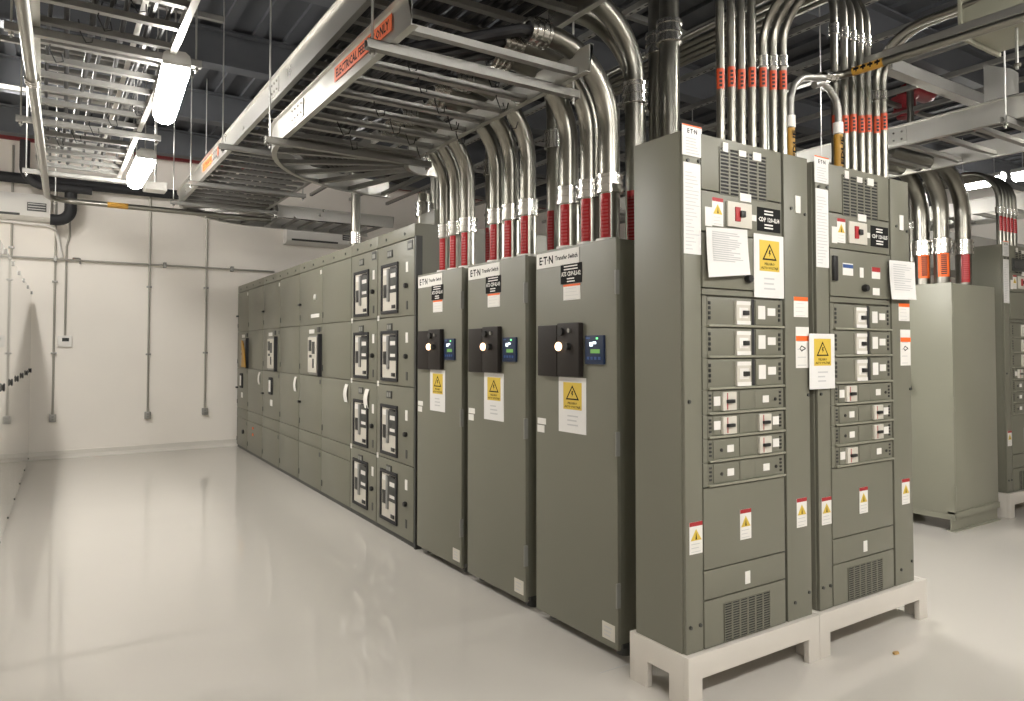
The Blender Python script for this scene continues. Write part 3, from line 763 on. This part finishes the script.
sh, c, o = sheet('paper_sheet', [PM(706, 227), PM(747, 230), PM(748.5, 275), PM(707, 277.5)], 'paper', 'white paper schedule taped below the main breaker of the nearer panel', 'paper')
lf = Fr((0, -.02, 0), (1,0,0), (0,-1,0))
def sheet_lines(x, c, o, f0, f1, n):
    mb = MB()
    for i in range(n):
        s = f0+(f1-f0)*i/n; l = c[0].lerp(c[3], s); r = c[1].lerp(c[2], s); a = l.lerp(r, .12); b = l.lerp(r, .5+.35*random.random())
        yy = -.0055-.01*s*s
        mb.box((a.x, a.y+yy-.0005, a.z-.002), (b.x, a.y+yy, a.z+.002))
    obj('printed_lines', mb, 'print', x, off=o)
sheet_lines(sh, c, o, .08, .7, 14)
sh2, c, o = sheet('paper_sheet', [PM(889, 260), PM(914.5, 262.5), PM(914.5, 300), PM(890, 299.5)], 'paper', 'white paper sheet taped at the right edge of the right panel', 'paper')
sheet_lines(sh2, c, o, .1, .8, 12)
def loose_warn(x0, y0, x1, y1, label, dy):
    a = P(x0, y1, 'y', MY-dy); b = P(x1, y0, 'y', MY-dy)
    t = thing('warning_sheet', label, 'sign', (a.x, MY-dy, a.z), group='taped yellow warning sheets')
    fr = Fr((0,0,0), (1,0,0), (0,-1,0))
    s = warn_sheet(fr, 0, b.x-a.x, 0, b.z-a.z, 0, t, 'sheet')
    return t
loose_warn(754, 237, 783, 297, 'white sheet with yellow warning sign on the nearer panel beside the paper schedule', .006)
loose_warn(809.5, 334, 834, 389.5, 'white sheet with yellow warning sign taped across the gap between both panels', .010)
# stands
def stand(x0, x1, y0, y1, h, label, name='cabinet_stand'):
    t = thing(name, label, 'stand', ((x0+x1)/2, (y0+y1)/2, 0), group='white stands under the panels'); off = t.location.copy()
    th = .03; lw = .085; gap = .115
    def plate(a0, a1, fixed, axis, nm):
        poly = [(a0, 0), (a0+lw, 0), (a0+lw, gap), (a1-lw, gap), (a1-lw, 0), (a1, 0), (a1, h), (a0, h)]
        if axis == 'x': pts = [(p, fixed, q) for p, q in poly]; d = (0, th if fixed == y0 else -th, 0)
        else: pts = [(fixed, p, q) for p, q in poly]; d = (th if fixed == x0 else -th, 0, 0)
        obj(nm, MB().prism(pts, d), 'stand', t, .002, off=off)
    plate(x0, x1, y0, 'x', 'front_plate'); plate(x0, x1, y1, 'x', 'back_plate')
    plate(y0+th, y1-th, x0, 'y', 'side_plate'); plate(y0+th, y1-th, x1, 'y', 'side_plate')
    obj('top_plate', MB().box((x0+th, y0+th, h-.03), (x1-th, y1-th, h-.002)), 'stand', t, off=off)
    return t
stand(2.302, 3.219, 2.166, 2.53, .217, 'white welded stand under the nearer breaker panel')
stand(3.223, 4.235, 2.166, 2.53, .217, 'white welded stand under the right breaker panel')
stand(7.295, 8.25, 2.99, 3.36, .217, 'white welded stand under the far panel at the right picture edge')

# ================================================================== CABLE TRAYS
TX0, TX1 = 1.275, 2.25
T2 = tray('lower ladder cable tray with orange sign ending above the transfer cabinets', TX0, TX1, 2.74, 4.80, 2.90, .23, bend=.30, ext=.06, joint=[4.35])
T1 = tray('upper ladder cable tray running to the far wall, orange sign far along it', TX0, TX1, .9, 8.95, 3.21, .23, bend=.30, ext=1.5, joint=[2.6, 4.9, 6.9])
T0 = tray('ladder cable tray over the left aisle by the white cabinets', -.08, .60, 1.4, 8.05, 3.2, .29, joint=[4.2])
T0b = tray('upper ladder tray hung high above the left aisle tray', -.10, .52, 1.0, 9.6, 3.72, .33)
T3 = tray('ladder cable tray above the pale cabinet of the second row', 5.25, 6.2, 1.0, 6.5, 3.02, .25, joint=[2.9])
strut((4.4, 2.45, 3.27), (6.9, 2.45, 3.27), 'wide strut beam crossing above the second-row tray', 'wide beams', w=.08, h=.08, slots=False)
# orange signs on the tray rails
def tray_sign(y0, y1, z0, z1, label, words):
    t = thing('tray_sign', label, 'sign', (TX0-.004, y1, z0), group='orange tray signs'); fr = Fr((0,0,0), (0,-1,0), (-1,0,0))
    fpart('plate', fr, 0, y1-y0, 0, z1-z0, 0, .002, 'orange', t)
    text(words, fr, (y1-y0)/2, (z1-z0)/2, (z1-z0)*.62, .0025, 'ink', t, wid=(y1-y0)*.93)
tray_sign(2.93, 3.68, 2.945, 3.022, 'orange electrical feeders sign on the lower cable tray', 'ELECTRICAL FEEDERS ONLY')
tray_sign(6.75, 7.5, 3.255, 3.332, 'small looking orange sign far along the upper cable tray', 'ELECTRICAL FEEDERS ONLY')
# trapeze hangers: strut + two rods
def trapeze(x0, x1, y, z, label, grp, zr=None):
    strut((x0, y, z-.041), (x1, y, z-.041), 'galvanized strut under ' + label, grp + ' struts', slots=False)
    for s, x in (('left', x0+.03), ('right', x1-.03)):
        rod(x, y, z-.075, RZ if zr is None else zr, 'thin %s hanger rod holding ' % s + label, grp + ' rods')
trapeze(1.17, 2.36, 2.98, 2.90, 'the near end of the lower cable tray', 'trapeze')
trapeze(1.17, 2.36, 4.72, 2.90, 'the lower cable tray where it starts turning', 'trapeze')
for y, nm in ((1.9, 'the upper tray above the nearer panel'), (6.2, 'the upper tray beyond the turning lower tray'), (7.75, 'the upper tray just past its orange sign'), (8.9, 'the upper tray where it turns to the right')):
    trapeze(1.17, 2.36, y, 3.21, nm, 'trapeze')
for y, nm in ((2.9, 'the left aisle tray nearest the camera'), (4.45, 'the left aisle tray beside the brighter light'), (6.2, 'the left aisle tray between its two lights'), (8.0, 'the far end of the left aisle tray')):
    trapeze(-.20, .74, y, 3.2, nm, 'aisle trapeze')
for y, nm in ((2.1, 'the second-row tray near its front'), (3.9, 'the second-row tray above the pale cabinet'), (5.8, 'the second-row tray towards the back')):
    trapeze(5.13, 6.32, y, 3.02, nm, 'second row trapeze')
# ================================================================== CONDUITS OF THE TRANSFER CABINETS
ATOP = 2.085
XF = 2.50
def ats_pipe(px, py, i, who, end=1.99):
    y = P(px, py, 'x', XF).y
    lab = '%s large steel conduit from the left rising out of the %s transfer cabinet' % (ORD[i], who)
    r = .055 if who == 'nearest' else .05
    zc = 2.40
    t = conduit([(XF, y, ATOP), (XF, y, 3.105), (end, y, 3.105)], r, lab, 'large front conduits of the transfer cabinets', .40,
        couplings=[((XF, y, zc), (0,0,1), .10), ((end+.05, y, 3.105), (1,0,0), .09)],
        tag=((XF, y, 2.225), .24, PI+.42, 'red_tag'))
    ob = MB().ring((end-.002, y, 3.105), (1,0,0), r*.8, r*1.15, .03)
    obj('bushing', ob, 'coupling', t, off=(XF, y, ATOP))
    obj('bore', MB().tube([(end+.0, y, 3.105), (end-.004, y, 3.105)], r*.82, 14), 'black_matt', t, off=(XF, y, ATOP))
    obj('lock_ring', MB().ring((XF, y, ATOP+.012), (0,0,1), r, r*1.35, .024), 'white', t, off=(XF, y, ATOP))
    return y
ys = []
for grp, who in ((((446, 240), (456.5, 240), (468, 240)), 'farthest'), (((497, 230), (511.5, 230), (528, 230)), 'middle'), (((569, 215), (590, 215), (609.5, 215)), 'nearest')):
    for i, (px, py) in enumerate(grp): ys.append(ats_pipe(px, py, i, who, 1.99-.05*(i == 1)))
# black feeder cables leaving those conduits along the lower tray
for i, y in enumerate(ys):
    for j in range(2 if i >= 6 else 1):
        yb = y+(.018 if j else -.016)
        x2 = 1.86-.045*i-.02*j
        pts = [(2.02, yb, 3.105), (1.93, yb+.02, 3.10), (x2-.02, yb+.30, 3.0), (x2-.06, yb+.55, 2.975), (x2-.06, 5.0, 2.97), (x2+.25, 5.5, 2.97), (2.58, 5.72-.03*i, 2.97)]
        solo('feeder_cable', MB().tube(fillet(pts, .08, 5), .026 if i >= 6 else .021, 9), 'cable', 'black feeder cable%s leaving the %s conduit of the %s transfer cabinet' % (' strand' if j else '', ORD[i % 3], ('farthest', 'middle', 'nearest')[i//3]), 'cable', 'black feeder cables in the lower tray')
# back-row conduits to the upper tray
for k, (x, y, zc) in enumerate(((2.74, 2.95, 2.95), (2.70, 3.66, 2.86), (2.70, 4.42, 2.84))):
    conduit([(x, y, ATOP), (x, y, 3.42), (1.9, y, 3.42)], .055 if k == 0 else .045, 'rear steel conduit of the %s transfer cabinet turning into the upper tray' % ('nearest', 'middle', 'farthest')[k], 'rear conduits of the transfer cabinets', .40,
        couplings=[((x, y, zc), (0,0,1), .12)], tag=((x, y, 2.25), .30, PI+.45, 'red_tag'))
conduit([(2.93, 3.14, ATOP), (2.93, 3.14, 3.42), (1.9, 3.14, 3.42)], .055, 'dark rear steel conduit curving over the nearest transfer cabinet to the upper tray', 'rear conduits of the transfer cabinets', .42, couplings=[((2.93, 3.14, 3.0), (0,0,1), .12)])
for k, (x, y) in enumerate(((2.96, 2.90), (3.02, 3.05))):
    conduit([(x, y, ATOP), (x, y, RZ)], .057, ('front' if k == 0 else 'hidden rear') + ' thick vertical conduit just behind the nearer breaker panel', 'thick vertical conduits', couplings=[((x, y, 3.33), (0,0,1), .13)])
# conduits rising from the switchgear top
for k, (x, y, r) in enumerate(((2.72, 5.55, .06), (2.95, 5.6, .05), (3.2, 6.3, .05), (2.8, 7.4, .05))):
    conduit([(x, y, 2.5), (x, y, 2.86 if k < 2 else 3.7)], r, '%s short steel conduit standing on the switchgear roof' % ORD[k], 'conduits on the switchgear roof', couplings=[((x, y, 2.72), (0,0,1), .12)])
mbx = MB().box((2.55, 5.03, 2.5), (2.75, 5.30, 2.62)); solo('junction_box', mbx, 'gear', 'grey box on the near corner of the switchgear roof', 'box', bevel=.004, loc=(2.55, 5.03, 2.5))

# ================================================================== CONDUITS OF THE BREAKER PANELS
PT = 2.485; CYY = 2.34
def panel_pipe(px, py, i, who, mode, r=.021):
    x = P(px, py, 'y', CYY).x
    lab = '%s slim steel conduit from the left on the %s breaker panel' % (ORD[i], who)
    tz = P(px, 80 if who == 'nearer' else 124, 'y', CYY).z
    tag = ((x, CYY, tz+random.uniform(-.012, .012)), .10, -PI/2-.75, 'tag_orange')
    if mode == 'up':
        conduit([(x, CYY, PT), (x, CYY, RZ-.1)], r, lab, 'slim conduits of the %s panel' % who, couplings=[], tag=tag, seg=10)
    elif mode == 'back':
        zk = P(853, 37, 'y', CYY).z
        conduit([(x, CYY, PT), (x, CYY, zk+.36), (x, CYY+2.2, zk+.36)], r, lab, 'slim conduits of the %s panel' % who, .26, couplings=[((x, CYY, zk), (0,0,1), .06)], tag=tag, seg=10)
    else:
        zc = P(px, 62 if who == 'nearer' else 96, 'y', CYY).z; zt = zc+.34
        conduit([(x, CYY, PT), (x, CYY, zt), (x+.25, CYY-2.6, zt+.1)], r, lab, 'slim conduits of the %s panel' % who, .28, couplings=[((x, CYY, zc), (0,0,1), .055)], tag=tag, seg=10)
for i, px in enumerate((720.5, 731.5, 741.5, 752)): panel_pipe(px, 100, i, 'nearer', 'up')
for i, px in enumerate((763, 773, 783)): panel_pipe(px, 100, i+4, 'nearer', 'front')
for i, px in enumerate((835, 845, 853, 861, 868)): panel_pipe(px, 120, i, 'right', 'back')
for i, px in enumerate((876.5, 883.5)): panel_pipe(px, 120, i+5, 'right', 'front')
# flexible conduits with amber tags meeting at a fitting
xa = P(791, 120, 'y', CYY).x; xb = P(838.5, 130, 'y', 2.28).x
jz = P(829, 77, 'y', 2.34).z; jx = P(829, 77, 'y', 2.34).x
def flex(pix, y, label):
    q = [P(a, b, 'y', y) for a, b in pix]; q[0].z = PT
    t = thing('flexible_conduit', label, 'conduit', q[0], group='flexible conduits with amber tags'); off = q[0].copy()
    pts = fillet(q, .06, 4)
    obj('hose', MB().tube(pts, .019, 12), 'galv', t, off=off)
    x = q[0].x; zt = PT+.235
    obj('amber_tag', MB().tube([(x, y, PT+.03), (x, y, zt-.03)], .0235, 12), 'amber', t, off=off)
    f2 = Fr((x, y, 0), (1,0,0), (0,-1,0))
    text('EDUE', f2, 0, PT+.115, .03, .0245, 'ink', t, wid=.15, vert=True, name='tag_lettering').location = tuple(-off)
    obj('fitting', MB().ring((x, y, zt+.005), (0,0,1), .018, .027, .06), 'white', t, off=off)
flex([(790.5, 140), (790.5, 97), (794, 85), (802, 78), (812, 77.5), (824, 78)], CYY, 'flexible conduit with amber tag at the right of the nearer panel')
flex([(838.5, 160), (838.5, 112), (836, 100), (830, 90), (822, 83), (814, 85)], 2.27, 'flexible conduit with amber tag in front of the right panel conduits')
e = P(885, 57, 'x', jx+.28)
cd = conduit([(jx-.02, 2.34, jz), (jx+.06, 2.30, jz+.01), (jx+.35, .2, jz+.08)], .022, 'horizontal conduit with amber tag crossing in front of the right panel conduits', None, .05, couplings=[((jx, 2.335, jz), (1,-.3,0), .08)], seg=10)
d_ = (Vector((jx+.35, .2, jz+.08))-Vector((jx+.06, 2.30, jz+.01))).normalized(); a_ = Vector((jx+.06, 2.30, jz+.01))
obj('amber_tag', MB().tube([a_+d_*.06, a_+d_*.22], .0235, 10), 'amber', cd, off=(jx-.02, 2.34, jz))
mb = MB()
for k in range(4):
    q = a_+d_*(.075+.037*k)+Vector((-.025, 0, -.004)); mb.box(q, q+Vector((.001, -.03, .012)))
    mb.box(q+Vector((0, -.012, -.01)), q+Vector((.001, -.02, .018)))
obj('tag_lettering', mb, 'ink', cd, off=(jx-.02, 2.34, jz))
# closed wireway at the upper right, running towards the camera
w0 = P(962, 30, 'z', 3.25)
t = thing('wireway', 'grey closed wireway hanging at the upper right corner', 'wireway', (w0.x, w0.y, 3.22))
obj('trough', MB().box((0, -2.4, 0), (.42, 0, .20)), 'gear_pale', t, .004)
obj('cover', MB().box((-.008, -2.39, .195), (.428, -.01, .212)), 'gear_pale', t, .003)
obj('knockout_plate', MB().box((.12, -.55, -.006), (.26, -.40, 0)), 'gear', t, .002)
obj('end_flange', MB().box((-.02, -.006, -.02), (.44, .012, .225)), 'gear_pale', t, .002)
strut((w0.x-.18, w0.y+1.0, 3.17), (w0.x-.10, w0.y-2.0, 3.17), 'long bright strut rail beside the closed wireway', 'wireway rail', w=.041, h=.041, slots=False)
rod(P(1017, 60, 'z', 3.05).x, P(1017, 60, 'z', 3.05).y, 3.0, RZ, 'hanger rod at the upper right beside the grey plate', 'single rods', .008)
pq = P(985, 108, 'x', 5.22); pr = P(1019, 78, 'x', 5.22)
solo('end_plate', MB().prism([(5.21, pq.y, 3.17), (5.21, pr.y, 3.17), (5.21, pr.y, 3.30), (5.21, pr.y+.04, 3.34), (5.21, pq.y, 3.42)], (.006, 0, 0)), 'galv', 'flat grey metal plate standing on the second-row tray rail', 'plate', loc=(5.21, pq.y, 3.17))

# ================================================================== SECOND ROW CONDUITS
for i, (px, dx) in enumerate(((922, 0), (941.5, 0), (956, .25))):
    x = 6.55+dx; y = P(px, 240, 'x', x).y if i < 2 else 3.12
    y = max(y, 3.1)
    conduit([(x, y, 2.085), (x, y, 3.1), (5.6, y, 3.1)], .063, '%s thick steel conduit from the left on the pale cabinet' % ORD[i], 'thick conduits of the pale cabinet', .42,
        couplings=[((x, y, 2.42), (0,0,1), .13)], tag=((x, y, 2.26), .22, PI+.7, 'orange') if i < 2 else ((x, y, 2.26), .3, PI+.7, 'red_tag'))
for i in range(5):
    x = 7.62+.075*i
    conduit([(x, 3.17, 2.485), (x, 3.17, 3.25), (x+.1, 5.2, 3.25)], .028, '%s slim conduit from the left on the far right panel' % ORD[i], 'slim conduits of the far right panel', .3, couplings=[((x, 3.17, 2.85), (0,0,1), .06)], tag=((x, 3.17, 2.72), .14, -PI/2-.7, 'red_tag'), seg=10)
for i, (x, y) in enumerate(((6.9, 3.62), (7.08, 3.7))):
    conduit([(x, y, 2.085), (x, y, RZ-.3)], .025, '%s thin upright conduit between pale cabinet and far right panel' % ORD[i], 'thin upright conduits', couplings=[((x, y, 2.7), (0,0,1), .07)], seg=10)

# ================================================================== STRUTS AND PIPES BELOW THE CEILING
for i in range(11):
    x = 2.75+.62*i
    strut((x, -.6, 3.85), (x, 10.8, 3.85), '%s strut channel below the ceiling along the rows, counted from the switchgear' % ORD[i], 'struts below the ceiling', slots=(i in (1, 2, 3, 4)))
for i in range(7):
    y = .8+1.5*i
    strut((2.5, y, 3.90), (9.6, y, 3.90), '%s cross strut below the ceiling, counted from the front' % ORD[i], 'cross struts below the ceiling', slots=False)
for i in range(5):
    y = 3.1+1.3*i
    strut((-1.2, y, 4.0), (1.1, y, 4.0), '%s high cross strut over the left aisle, counted from the camera' % ORD[i], 'left aisle cross struts', slots=False)
# red sprinkler pipes
solo('sprinkler_pipe', MB().tube([(RX0, RY1-.12, 4.43), (RX1, RY1-.12, 4.43)], .085, 14), 'red_pipe', 'long red sprinkler pipe along the top of the far wall', 'pipe')
sp = P(905, 118, 'y', 3.8)
t = thing('sprinkler_riser', 'dark red sprinkler pipe behind the conduits at the upper right', 'pipe', (sp.x, 3.8, sp.z))
obj('pipe', MB().tube(fillet([(0, 0, 0), (0, 0, .3), (.5, 0, .3), (.5, 0, RZ-.42-sp.z)], .1, 5), .075, 12), 'red_pipe', t)
obj('valve_body', MB().tube([(0,0,.05),(0,0,.08),(0,0,.17),(0,0,.2)], .1, 12, rr=[.13,.10,.10,.13]), 'red_pipe', t)
# insulated black pipes by the far wall
solo('insulated_pipe', MB().tube([(RX0, RY1-.16, 3.83), (2.6, RY1-.16, 3.83)], .07, 12), 'black_matt', 'black insulated pipe running level along the far wall', 'pipe')
p0 = P(25, 145, 'y', 11.5); p1 = P(30, 178, 'y', 11.5); p2 = P(45, 186, 'y', 11.5)
solo('insulated_pipe', MB().tube(fillet([(p0.x, 11.5, 4.3), (p0.x, 11.5, p2.z), (p2.x+.25, 11.5, p2.z), (p2.x+.55, 11.5, p2.z)], [.25, .05]), .06, 12), 'black_matt', 'black insulated pipe dropping with a bend at the far left', 'pipe')
q0 = P(71, 188, 'y', 11.55); q1 = P(70, 221, 'y', 11.55); q2 = P(50, 221, 'y', 11.55)
solo('insulated_pipe', MB().tube(fillet([(q0.x, 11.55, q0.z), (q0.x, 11.55, q1.z), (q2.x, 11.55, q1.z)], .16), .075, 12), 'black_matt', 'black insulated hose hooking into the wall air conditioner', 'pipe')

# ================================================================== FAR WALL EQUIPMENT
FY = RY1
def ac(x0, x1, z0, z1, label):
    t = thing('air_conditioner', label, 'air conditioner', ((x0+x1)/2, FY, z0), group='wall air conditioners'); h = z1-z0; w = (x1-x0)/2
    obj('case', MB().prism([(-w,0,0),(-w,-.12,0),(-w,-.21,.05),(-w,-.22,h*.7),(-w,-.17,h),(-w,0,h)], (2*w,0,0)), 'white', t, .01)
    obj('vent_flap', MB().box((-w+.08, -.225, .05), (w-.35, -.205, .08)), 'gear_dark', t, .003)
    g = obj('display_plate', MB().box((w-.27, -.232, .12), (w-.05, -.215, .235)), 'gear_dark', t, .003)
    mb = MB()
    for z in (.14, .175, .21): mb.box((w-.26, -.234, z), (w-.06, -.231, z+.008))
    obj('display_line', mb, 'white', g)
ac(-1.15, .04, 3.27, 3.63, 'white wall air conditioner at the upper left of the far wall')
ac(3.25, 4.45, 3.23, 3.55, 'white wall air conditioner above the far end of the switchgear')
def wall_run(x, z0, z1, label, box=True, kink=True):
    y = FY-.02
    pts = [(x, y, z0+.05), (x, y, z1)]
    t = thing('wall_conduit', label, 'conduit', (x, y, z0), group='conduits on the far wall'); off = (x, y, z0)
    obj('pipe', MB().tube(pts, .0145, 8), 'wall_pipe', t, off=off)
    for z in (z0+.9, z0+1.9): obj('strap', MB().box((x-.035, y-.02, z-.012), (x+.035, y+.02, z+.012)), 'galv', t, .003, off=off)
    if box:
        b = thing('outlet_box', 'metal outlet box below the ' + label.replace('vertical ', ''), 'outlet', (x, FY, z0-.05), group='outlet boxes on the far wall')
        obj('box', MB().box((-.04, -.05, 0), (.04, 0, .10)), 'galv', b, .008)
        obj('cover', MB().box((-.043, -.056, -.003), (.043, -.05, .103)), 'galv', b, .002)
        mb = MB()
        for z in (.03, .07): mb.tube([(0, -.056, z), (0, -.059, z)], .014, 10)
        obj('socket', mb, 'grey_plastic', b)
wall_run(2.075, .56, 3.8, 'vertical wall conduit nearest the switchgear')
wall_run(1.287, .54, 3.8, 'vertical wall conduit in the middle of the bare far wall')
wall_run(.105, .56, 3.9, 'vertical wall conduit near the white cabinets')
wall_run(-.40, 2.0, 4.3, 'dark vertical pipe beside the air conditioner', box=False)
t = thing('wall_conduit', 'long level conduit running across the far wall', 'conduit', (-1.5, FY-.05, 2.77), group='conduits on the far wall')
obj('pipe', MB().tube([(0,0,0), (4.6,0,0)], .0145, 8), 'wall_pipe', t)
for x in (.95, 1.605, 2.99, 3.95): obj('clamp', MB().box((x-.02, -.02, -.035), (x+.02, .05, .045)), 'galv', t, .003)
t = thing('thermostat', 'white thermostat box with dark display on the far wall', 'thermostat', (.235, FY, 1.55))
obj('case', MB().box((-.085, -.035, 0), (.085, 0, .155)), 'white', t, .008)
obj('display', MB().box((-.035, -.038, .075), (.05, -.034, .125)), 'glass_dark', t)
t = thing('wall_conduit', 'conduit rising from the thermostat to the air conditioner', 'conduit', (.235, FY-.02, 1.71), group='conduits on the far wall')
obj('pipe', MB().tube(fillet([(0,0,0), (0,0,1.25), (.035,0,1.4), (.035,0,1.9)], .1, 5), .014, 8), 'wall_pipe', t)
t = thing('wall_conduit', 'curved drain conduit dropping from the air conditioner', 'conduit', (-.6, FY-.06, 3.25), group='conduits on the far wall')
obj('pipe', MB().tube(fillet([(0,0,0), (.70,0,-.02), (.78,0,-.45)], .12, 6), .022, 8), 'white', t)
mb = MB().tube(fillet([(.32, FY, 2.80), (.32, FY-.05, 2.80), (.40, FY-.05, 2.80), (.40, FY-.05, 2.72)], .015, 3), .012, 8)
solo('wall_hook', mb, 'galv', 'small bent hook beside the thermostat conduit', 'hook')
# aisle conduit below the left tray, turning across the aisle
e0 = P(48, 200, 'z', 3.1); e1 = P(240, 215, 'z', 3.1)
cd = conduit([(-.15, 2.0, 3.1), (.0, 8.95, 3.1), (2.3, 8.95, 3.1)], .03, 'conduit under the left aisle tray turning across to the switchgear', None, .25,
    couplings=[((-.118, 3.5, 3.1), (.02,1,0), .1), ((-.085, 5.0, 3.1), (.02,1,0), .1)], seg=10)
obj('amber_band', MB().tube([(.55, 8.95, 3.1), (.75, 8.95, 3.1)], .032, 10), 'amber', cd, off=(-.15, 2.0, 3.1))
for i, x in enumerate((.07, 1.55)): rod(x, 8.95, 3.04, RZ, ('left' if i == 0 else 'right') + ' rod holding the conduit that crosses the left aisle', 'rods of the aisle conduit')
# small white box hung on a rod near the far light
bx = P(155, 187, 'z', 3.3)
t = thing('ceiling_sensor', 'small white sensor box hanging on a rod past the farther light', 'sensor', (bx.x, bx.y, 3.25))
obj('case', MB().box((-.11, -.11, 0), (.11, .11, .09)), 'white', t, .012)
obj('stem', MB().tube([(0,0,.09), (0,0,RZ-3.25)], .012, 8), 'rod', t)
# cables in the left aisle trays
for k in range(7):
    x = .0+.085*k; zz = 3.262
    pts = [(x+.02*math.sin(k*2.1+j*.9), 1.45+j*.8, zz+.004*math.sin(j*1.7+k)) for j in range(9)]
    solo('tray_cable', MB().tube(pts, .011+.003*(k % 3), 7), 'cable', 'black cable lying in the left aisle tray, %s from the left' % ORD[k], 'cable', 'black cables in the left aisle tray')
for k in range(12):
    x = TX0+.09+.068*k
    pts = [(x+.015*math.sin(k*1.7+j*.8), 1.0+j*.8, 3.29) for j in range(10)]+[(x+.35, 9.3, 3.285), (x+1.2, 9.62, 3.285), (x+1.9, 9.65, 3.285)]
    solo('tray_cable', MB().tube(fillet(pts, .02, 3), .024, 7), 'cable', 'black cable lying in the upper tray, %s from the aisle side' % ORD[k], 'cable', 'black cables in the upper tray')

# cable ties hanging from the trays
def tie(x, y, z, k, label, grp):
    w = .05+.02*random.random(); h = .06+.05*random.random(); sk = random.uniform(-.03, .03)
    solo('cable_tie', MB().tube([(x-w/2, y, z+.05), (x-w/2+sk, y, z-h*.3), (x+sk, y+.01, z-h), (x+w/2+sk, y, z-h*.9), (x+w/2+sk*1.4, y-.01, z-h*.5)], .0035, 5), k, label, 'cable tie', grp, loc=(x, y, z))
for i in range(14):
    tie(TX0+.15+.065*i, 2.84+.23*(1+(i*5) % 7), 2.925, 'black_matt', 'thin black cable tie hanging from a rung of the lower cable tray', 'cable ties under the lower tray')
for i in range(12):
    tie(.0+.05*i, 1.5+.29*(4+(i*7) % 15), 3.225, 'black_matt', 'thin black cable tie hanging from a rung of the left aisle tray', 'cable ties under the left aisle tray')
# ================================================================== THIRD AISLE CLUTTER
T5 = tray('ladder cable tray beyond the far right panel', 8.2, 9.0, 1.5, 9.0, 2.95, .3)
solo('air_duct', MB().box((10.6, 5.6, 2.75), (14.9, 6.2, 3.35)), 'galv', 'rectangular grey air duct crossing towards the right wall', 'duct', bevel=.01, loc=(10.6, 5.6, 2.75))
# ================================================================== WHITE GLOSSY CABINETS AT THE LEFT
TL = math.atan2(.079, 3.64)
def white_cab(t0, t1, label):
    o = Vector((-.264, 6.79, 0))+Vector((math.sin(TL), math.cos(TL), 0))*t0
    t = thing('glossy_cabinet', label, 'cabinet', o, -TL, 'glossy white cabinets along the left'); w = t1-t0
    fr = Fr((0,0,0), (0,-1,0), (1,0,0))
    obj('body', MB().box((-.75, .001, .0), (-.02, w-.001, 2.30)), 'gloss_white', t)
    d = obj('door', MB().box((-.02, .0015, .02), (0, w-.0015, 2.30)), 'gloss_white', t)
    obj('knob', MB().tube([(0, w-.12, 1.233), (.008, w-.12, 1.233), (.014, w-.12, 1.233), (.018, w-.12, 1.233)], .03, 12, rr=[.02,.032,.032,.024]), 'black', d)
    obj('door_catch', MB().box((0, w-.09, 2.255), (.012, w-.04, 2.295)), 'galv', d, .002)
    obj('floor_bolt', MB().tube([(0, w-.1, .06), (.006, w-.1, .06)], .009, 8), 'black', d)
ky = [-.9, 0.02, .95, 1.86, 2.80, 3.80, 4.86]
for i in range(6):
    white_cab(ky[i], ky[i+1]-.0, '%s glossy white cabinet from the far wall along the left, with black knob' % ORD[5-i])
# ================================================================== SMALL THINGS
cp = P(896, 654, 'z', 0)
solo('wood_chip', MB().prism([(-.02,-.006,0), (.012,-.011,0), (.022,.002,0), (.004,.010,0), (-.018,.007,0)], (.002, .003, .010)), 'chip', 'tiny brown chip lying on the white floor', 'debris', bevel=.002).location = (cp.x, cp.y, 0)
fj = P(600, 673, 'z', 0); fk = P(624, 663, 'z', 0)
fl = bpy.data.objects['floor']
obj('floor_joint', MB().box((fj.x, fj.y-.0025, 0), (2.9, fj.y+.0025, .0006)), 'print', fl)
